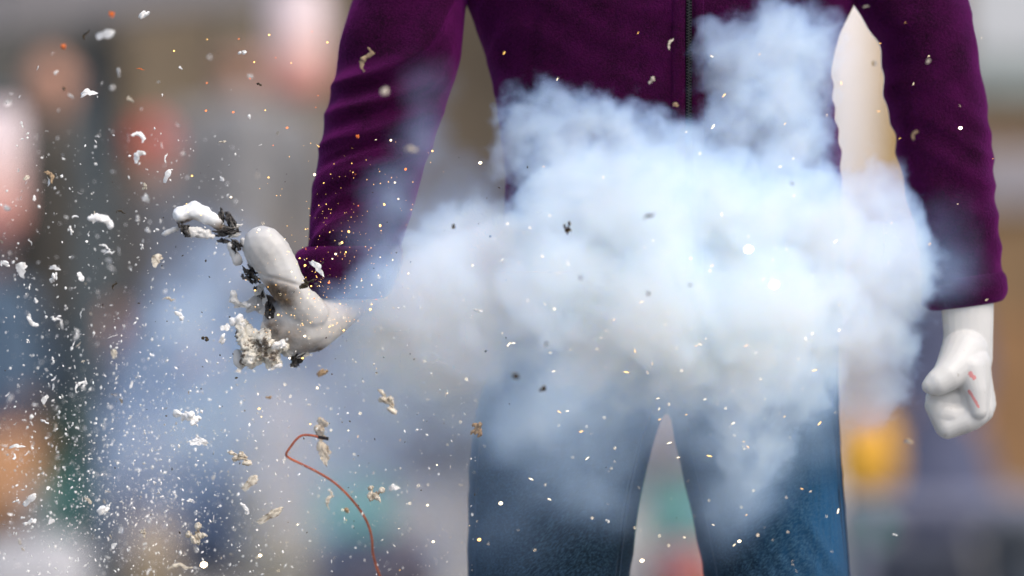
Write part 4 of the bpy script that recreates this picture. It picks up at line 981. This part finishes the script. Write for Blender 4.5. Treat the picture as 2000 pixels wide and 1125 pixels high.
MARK = [(580, 95, 'the upper lantern'), (20, 330, 'the left edge lantern'), (100, 165, 'the bare head'), (295, 270, 'the red hat'), (207, 67, 'the large soft fleck'), (287, 28, 'the knobbly fleck at the top'),
 (188, 444, 'the arch shaped fleck'), (390, 420, 'the torn finger'), (515, 480, 'the thumb'), (590, 620, 'the palm'), (495, 680, 'the scorched chunk'), (620, 522, 'the pointed fleck on the cuff'), (680, 350, 'the middle of the purple sleeve'),
 (640, 240, 'the outer elbow of the purple sleeve'), (780, 330, 'the smoky side of the sleeve'), (740, 450, 'the purple cuff'), (717, 117, 'the olive brown flake'), (105, 543, 'the upright jagged fleck'), (70, 623, 'the cup shaped fleck'),
 (222, 690, 'the blurred cream fleck'), (330, 600, 'the hooked fleck in the smoke'), (365, 815, 'the large tattered fleck'), (466, 893, 'the cream crumbly fleck'), (565, 890, 'the kink of the wire'), (680, 970, 'the middle of the wire'), (725, 1050, 'the low end of the wire'),
 (208, 997, 'the blocky fleck'), (40, 920, 'the orange sack'), (140, 970, 'the low teal crate'), (70, 1080, 'the white sack'), (385, 1045, 'the brown torn fleck'), (290, 1060, 'the small tan sack'), (130, 720, 'the high tan sack'), (470, 290, 'the light grey coat'),
 (40, 760, 'the steel blue coat'), (268, 880, 'the plum bundle'), (755, 782, 'the pale faded fleck'), (860, 950, 'the hazy gap left of the jeans'), (932, 840, 'the brownish flake'), (860, 680, 'the smoke right of the hand'),
 (1100, 900, 'the left thigh'), (1060, 1040, 'the left knee end of the jeans'), (1290, 830, 'the gap between the legs'), (1480, 900, 'the low smoke tongue'), (1560, 1030, 'the crease on the right thigh'), (1056, 762, 'the blurred brown scrap'),
 (1200, 700, 'the middle of the lap'), (1450, 720, 'the smoke over the right hip'), (1109, 446, 'the upright brown scrap'), (1462, 487, 'the upper bright spark'), (1512, 556, 'the lower bright spark'), (1268, 423, 'the thin dark sliver'), (1500, 120, 'the top plume of smoke'),
 (1345, 120, 'the zip'), (1100, 200, 'the left crest of smoke'), (1540, 300, 'the neck of the smoke plume'), (1620, 780, 'the outer right hip'), (1876, 250, 'the lone spark on the dark sleeve'), (1850, 500, 'the dark cuff above the fist'), (1800, 90, 'the top of the dark sleeve')]
DIRS = ['right of', 'below right of', 'below', 'below left of', 'left of', 'above left of', 'above', 'above right of']
USED = set()
def beside(what, px, py):
    c = sorted(MARK, key=lambda q: math.hypot(q[0] - px, q[1] - py))
    for q in c[:4]:
        dist = math.hypot(q[0] - px, q[1] - py); k = int(round(math.degrees(math.atan2(py - q[1], px - q[0])) / 45)) % 8
        for near in ('just ', '') if dist < 60 else ('', 'further '):
            lab = '%s, %s%s %s' % (what, near, DIRS[k], q[2])
            if lab not in USED: USED.add(lab); return lab
    return lab

# ---- many smaller white flecks: 200 single ones, the dust as one mass
def rot(): return (rnd.uniform(0, 6.28), rnd.uniform(0, 6.28), rnd.uniform(0, 6.28))
kinds = ['flake', 'ragged', 'sliver', 'flake', 'lump', 'curl']
n = 0
while n < 262:
    px, py = rnd.uniform(0, 560), 90 + 1035 * rnd.random() ** .75
    if rnd.random() > (1.0 if px < 330 else .55): continue
    if 330 < px < 560 and 380 < py < 720: continue
    s = 7 + (17 if px < 330 and py < 760 else 12) * rnd.random() ** 2
    m = CREAM if rnd.random() < .22 else WHITE
    o = place('foam_fleck', variant(kinds[n % 6], (n // 6) % 6, m), px, py, rnd.choice((-.1, -.15, -.25, .05, .2, -.35)), s / 2, rot(), (1, .7, rnd.uniform(.6, 1)))
    adj = {'lump': 'rounded', 'ragged': 'ragged', 'sliver': 'thin', 'curl': 'curled', 'flake': 'flat'}[kinds[n % 6]]
    tag(o, beside(('little ' if s < 10 else 'small ') + adj + (' white fleck' if m is WHITE else ' cream fleck'), px, py), 'fleck', G1)
    n += 1

def dust(name, label, count, sampler, m, size, kind_label='stuff'):
    vs, fs = [], []
    base = np.array([(1, 0, 0), (-1, 0, 0), (0, 1, 0), (0, -1, 0), (0, 0, 1), (0, 0, -1)], float)
    F = [(0, 2, 4), (2, 1, 4), (1, 3, 4), (3, 0, 4), (2, 0, 5), (1, 2, 5), (3, 1, 5), (0, 3, 5)]
    rg = np.random.RandomState(len(name) + count)
    for i in range(count):
        px, py, Y = sampler(rg); c = P(px, py, Y); s = size(rg) / 2 * MM
        q = Euler(rg.rand(3) * 6.28).to_matrix(); sc = np.array([1, rg.uniform(.25, .7), rg.uniform(.3, .8)])
        b = base * sc * s * (1 + .5 * (rg.rand(6, 1) - .5))
        o = len(vs); vs += [tuple(q @ Vector(v) + c) for v in b]; fs += [tuple(o + k for k in f) for f in F]
    me = bpy.data.meshes.new(name); me.from_pydata(vs, [], fs); me.update()
    return tag(obj(name, me, m, smooth=False), label, kind=kind_label)
def s_dust(rg):
    while True:
        r = rg.rand()
        if r < .62: px, py = rg.normal(250, 160), rg.normal(930, 150)
        elif r < .85: px, py = rg.uniform(0, 480), rg.uniform(250, 1125)
        else: px, py = rg.uniform(450, 930), rg.uniform(560, 1125)
        if -20 < px < 960 and 0 < py < 1140: return px, py, rg.choice([-.15, -.1, -.2, -.05, .1, -.3])
wm = NT('white dust'); wm.set(Base_Color=(.8, .8, .78, 1), Roughness=.9)
dust('foam_dust', 'fine white foam dust spraying towards the lower left', 5600, s_dust, wm.m, lambda rg: 1.8 + 7.0 * rg.rand() ** 3.2)
dm = NT('dark grit'); dm.set(Base_Color=(.04, .032, .025, 1), Roughness=.9)
dust('charred_grit', 'sparse dark grit among the flying foam', 130, lambda rg: (rg.normal(560, 260), rg.normal(640, 240), -.2), dm.m, lambda rg: 3 + 5 * rg.rand() ** 2)

# ---- sparks
HOT = glow_mat('white hot spark', (1, .82, .55), 3.2); GOLD = glow_mat('golden spark', (1, .56, .14), 3.2); BRIGHT = glow_mat('bright burning spark', (1, .78, .48), 14.0); EMB = glow_mat('orange ember', (1, .22, .05), 1.6)
def spark_mesh(m, long):
    bm = bmesh.new(); bmesh.ops.create_icosphere(bm, subdivisions=1, radius=1, matrix=Matrix.Diagonal((1, .12 if long else .75, .12 if long else .75, 1)))
    me = from_bm(bm, 'spark'); me.materials.append(m); return me
SP = {(m.name, l): spark_mesh(m, l) for m in (HOT, GOLD, EMB, BRIGHT) for l in (0, 1)}
def spark(px, py, Y, s, m, long, ang, label, group):
    o = place('spark', SP[(m.name, long)], px, py, Y, s / 2, (0, R(-ang), 0)); tag(o, label, 'spark', group)
GS = 'glowing sparks'
for px, py, Y, s, m, lab in ((1462, 487, -.44, 16, BRIGHT, 'bright round spark in the smoke, the upper of two'), (1512, 556, -.44, 17, BRIGHT, 'bright round spark in the smoke, the lower of two'), (1876, 250, -.2, 8, BRIGHT, 'bright spark alone on the dark right hand sleeve'),
                             (398, 1103, -.38, 12, BRIGHT, 'big bright spark at the bottom edge, lower left'), (508, 1085, -.22, 9, HOT, 'bright spark right of the big one at the bottom'), (978, 983, -.25, 9, HOT, 'bright spark on the left leg of the jeans'), (1254, 1095, -.24, 10, HOT, 'bright spark between the legs at the bottom'),
                             (1444, 1057, -.24, 8, HOT, 'bright spark on the right leg of the jeans'), (938, 318, -.2, 8, HOT, 'bright spark between sleeve and torso'), (846, 1058, -.24, 6, HOT, 'bright spark right of the wire near the bottom'), (936, 1054, -.25, 8, GOLD, 'golden spark at the left edge of the jeans')):
    spark(px, py, Y, s, m, 0, 0, lab, GS)
def scatter(n, f, lab):
    for i in range(n):
        px, py, Y, s, m, lg, an = f(); spark(px, py, Y, s, m, lg, an, beside(('tiny ' if s < 5 else 'small ') + {'white hot spark': 'pale', 'golden spark': 'golden', 'orange ember': 'orange'}[m.name] + (' sliver of spark' if lg else ' spark'), px, py), GS)
def f_sleeve():
    while True:
        py = 200 + 430 * rnd.random() ** .55; x0, x1 = 640 - (py - 200) * .1, 880 - (py - 200) * .3
        px = rnd.uniform(x0 - 70, x1)
        if py < 330 and px < x0: continue
        return px, py, rnd.uniform(-.22, -.10), 2.5 + 4 * rnd.random() ** 2, rnd.choice((GOLD, GOLD, GOLD, HOT, EMB)), rnd.randint(0, 1), rnd.uniform(0, 180)
scatter(52, f_sleeve, 'tiny golden spark over the purple sleeve')
def f_hand(): return rnd.gauss(560, 70), rnd.gauss(580, 90), rnd.uniform(-.24, -.14), 2.5 + 3.5 * rnd.random() ** 2, rnd.choice((GOLD, HOT, HOT)), 0, 0
scatter(16, f_hand, 'tiny golden spark round the blown hand')
def f_low(): return rnd.uniform(470, 930), rnd.uniform(700, 1120), rnd.uniform(-.26, -.06), 2.2 + 3.4 * rnd.random() ** 2.5, rnd.choice((HOT, HOT, GOLD)), rnd.randint(0, 1), rnd.uniform(0, 180)
scatter(24, f_low, 'tiny pale spark in the thin smoke beside the wire')
def f_jeans():
    px, py = rnd.uniform(930, 1640), rnd.uniform(620, 1090)
    if py > 900 and rnd.random() < .6: py = rnd.uniform(650, 900)
    return px, py, rnd.uniform(-.30, -.24), 5 + 8 * rnd.random() ** 2.5, rnd.choice((HOT, HOT, GOLD)), 1, rnd.gauss(40 if px < 1300 else 5, 35)
scatter(42, f_jeans, 'short sliver of spark over smoke and blue jeans')
def f_smoke(): return rnd.uniform(980, 1650), rnd.uniform(60, 640), rnd.uniform(-.33, -.27), 5 + 8 * rnd.random() ** 2.5, rnd.choice((HOT, HOT, GOLD)), 1, rnd.gauss(50, 30)
scatter(26, f_smoke, 'short sliver of spark over smoke and jacket front')
def f_right(): return rnd.uniform(1700, 1960), rnd.uniform(40, 640), rnd.uniform(-.35, -.2), 3.5 + 4 * rnd.random() ** 2, rnd.choice((HOT, GOLD)), 1, rnd.gauss(30, 30)
scatter(14, f_right, 'tiny spark over the dark right hand sleeve')
def f_ul(): return rnd.uniform(330, 640), rnd.uniform(30, 420), rnd.uniform(-.3, -.1), 2.2 + 3 * rnd.random() ** 2, rnd.choice((GOLD, GOLD, GOLD, EMB)), 0, 0
scatter(24, f_ul, 'tiny golden spark left of the purple sleeve, upper part')
GOLD2 = GOLD
def s_gold(rg):
    py = 250 + 400 * rg.rand() ** .5; return rg.normal(700 - (py - 250) * .15, 70), py, -.2
dust('golden_spark_dust', 'finest golden sparks sprinkled over the purple sleeve', 330, s_gold, GOLD2, lambda rg: 1.0 + 1.8 * rg.rand() ** 2)
dust('white_spark_dust', 'finest pale sparks sprinkled over smoke and jeans', 170, lambda rg: (rg.uniform(500, 1640), rg.uniform(420, 1120), -.36), HOT, lambda rg: 1.6 + 2.4 * rg.rand() ** 2)

smoke()
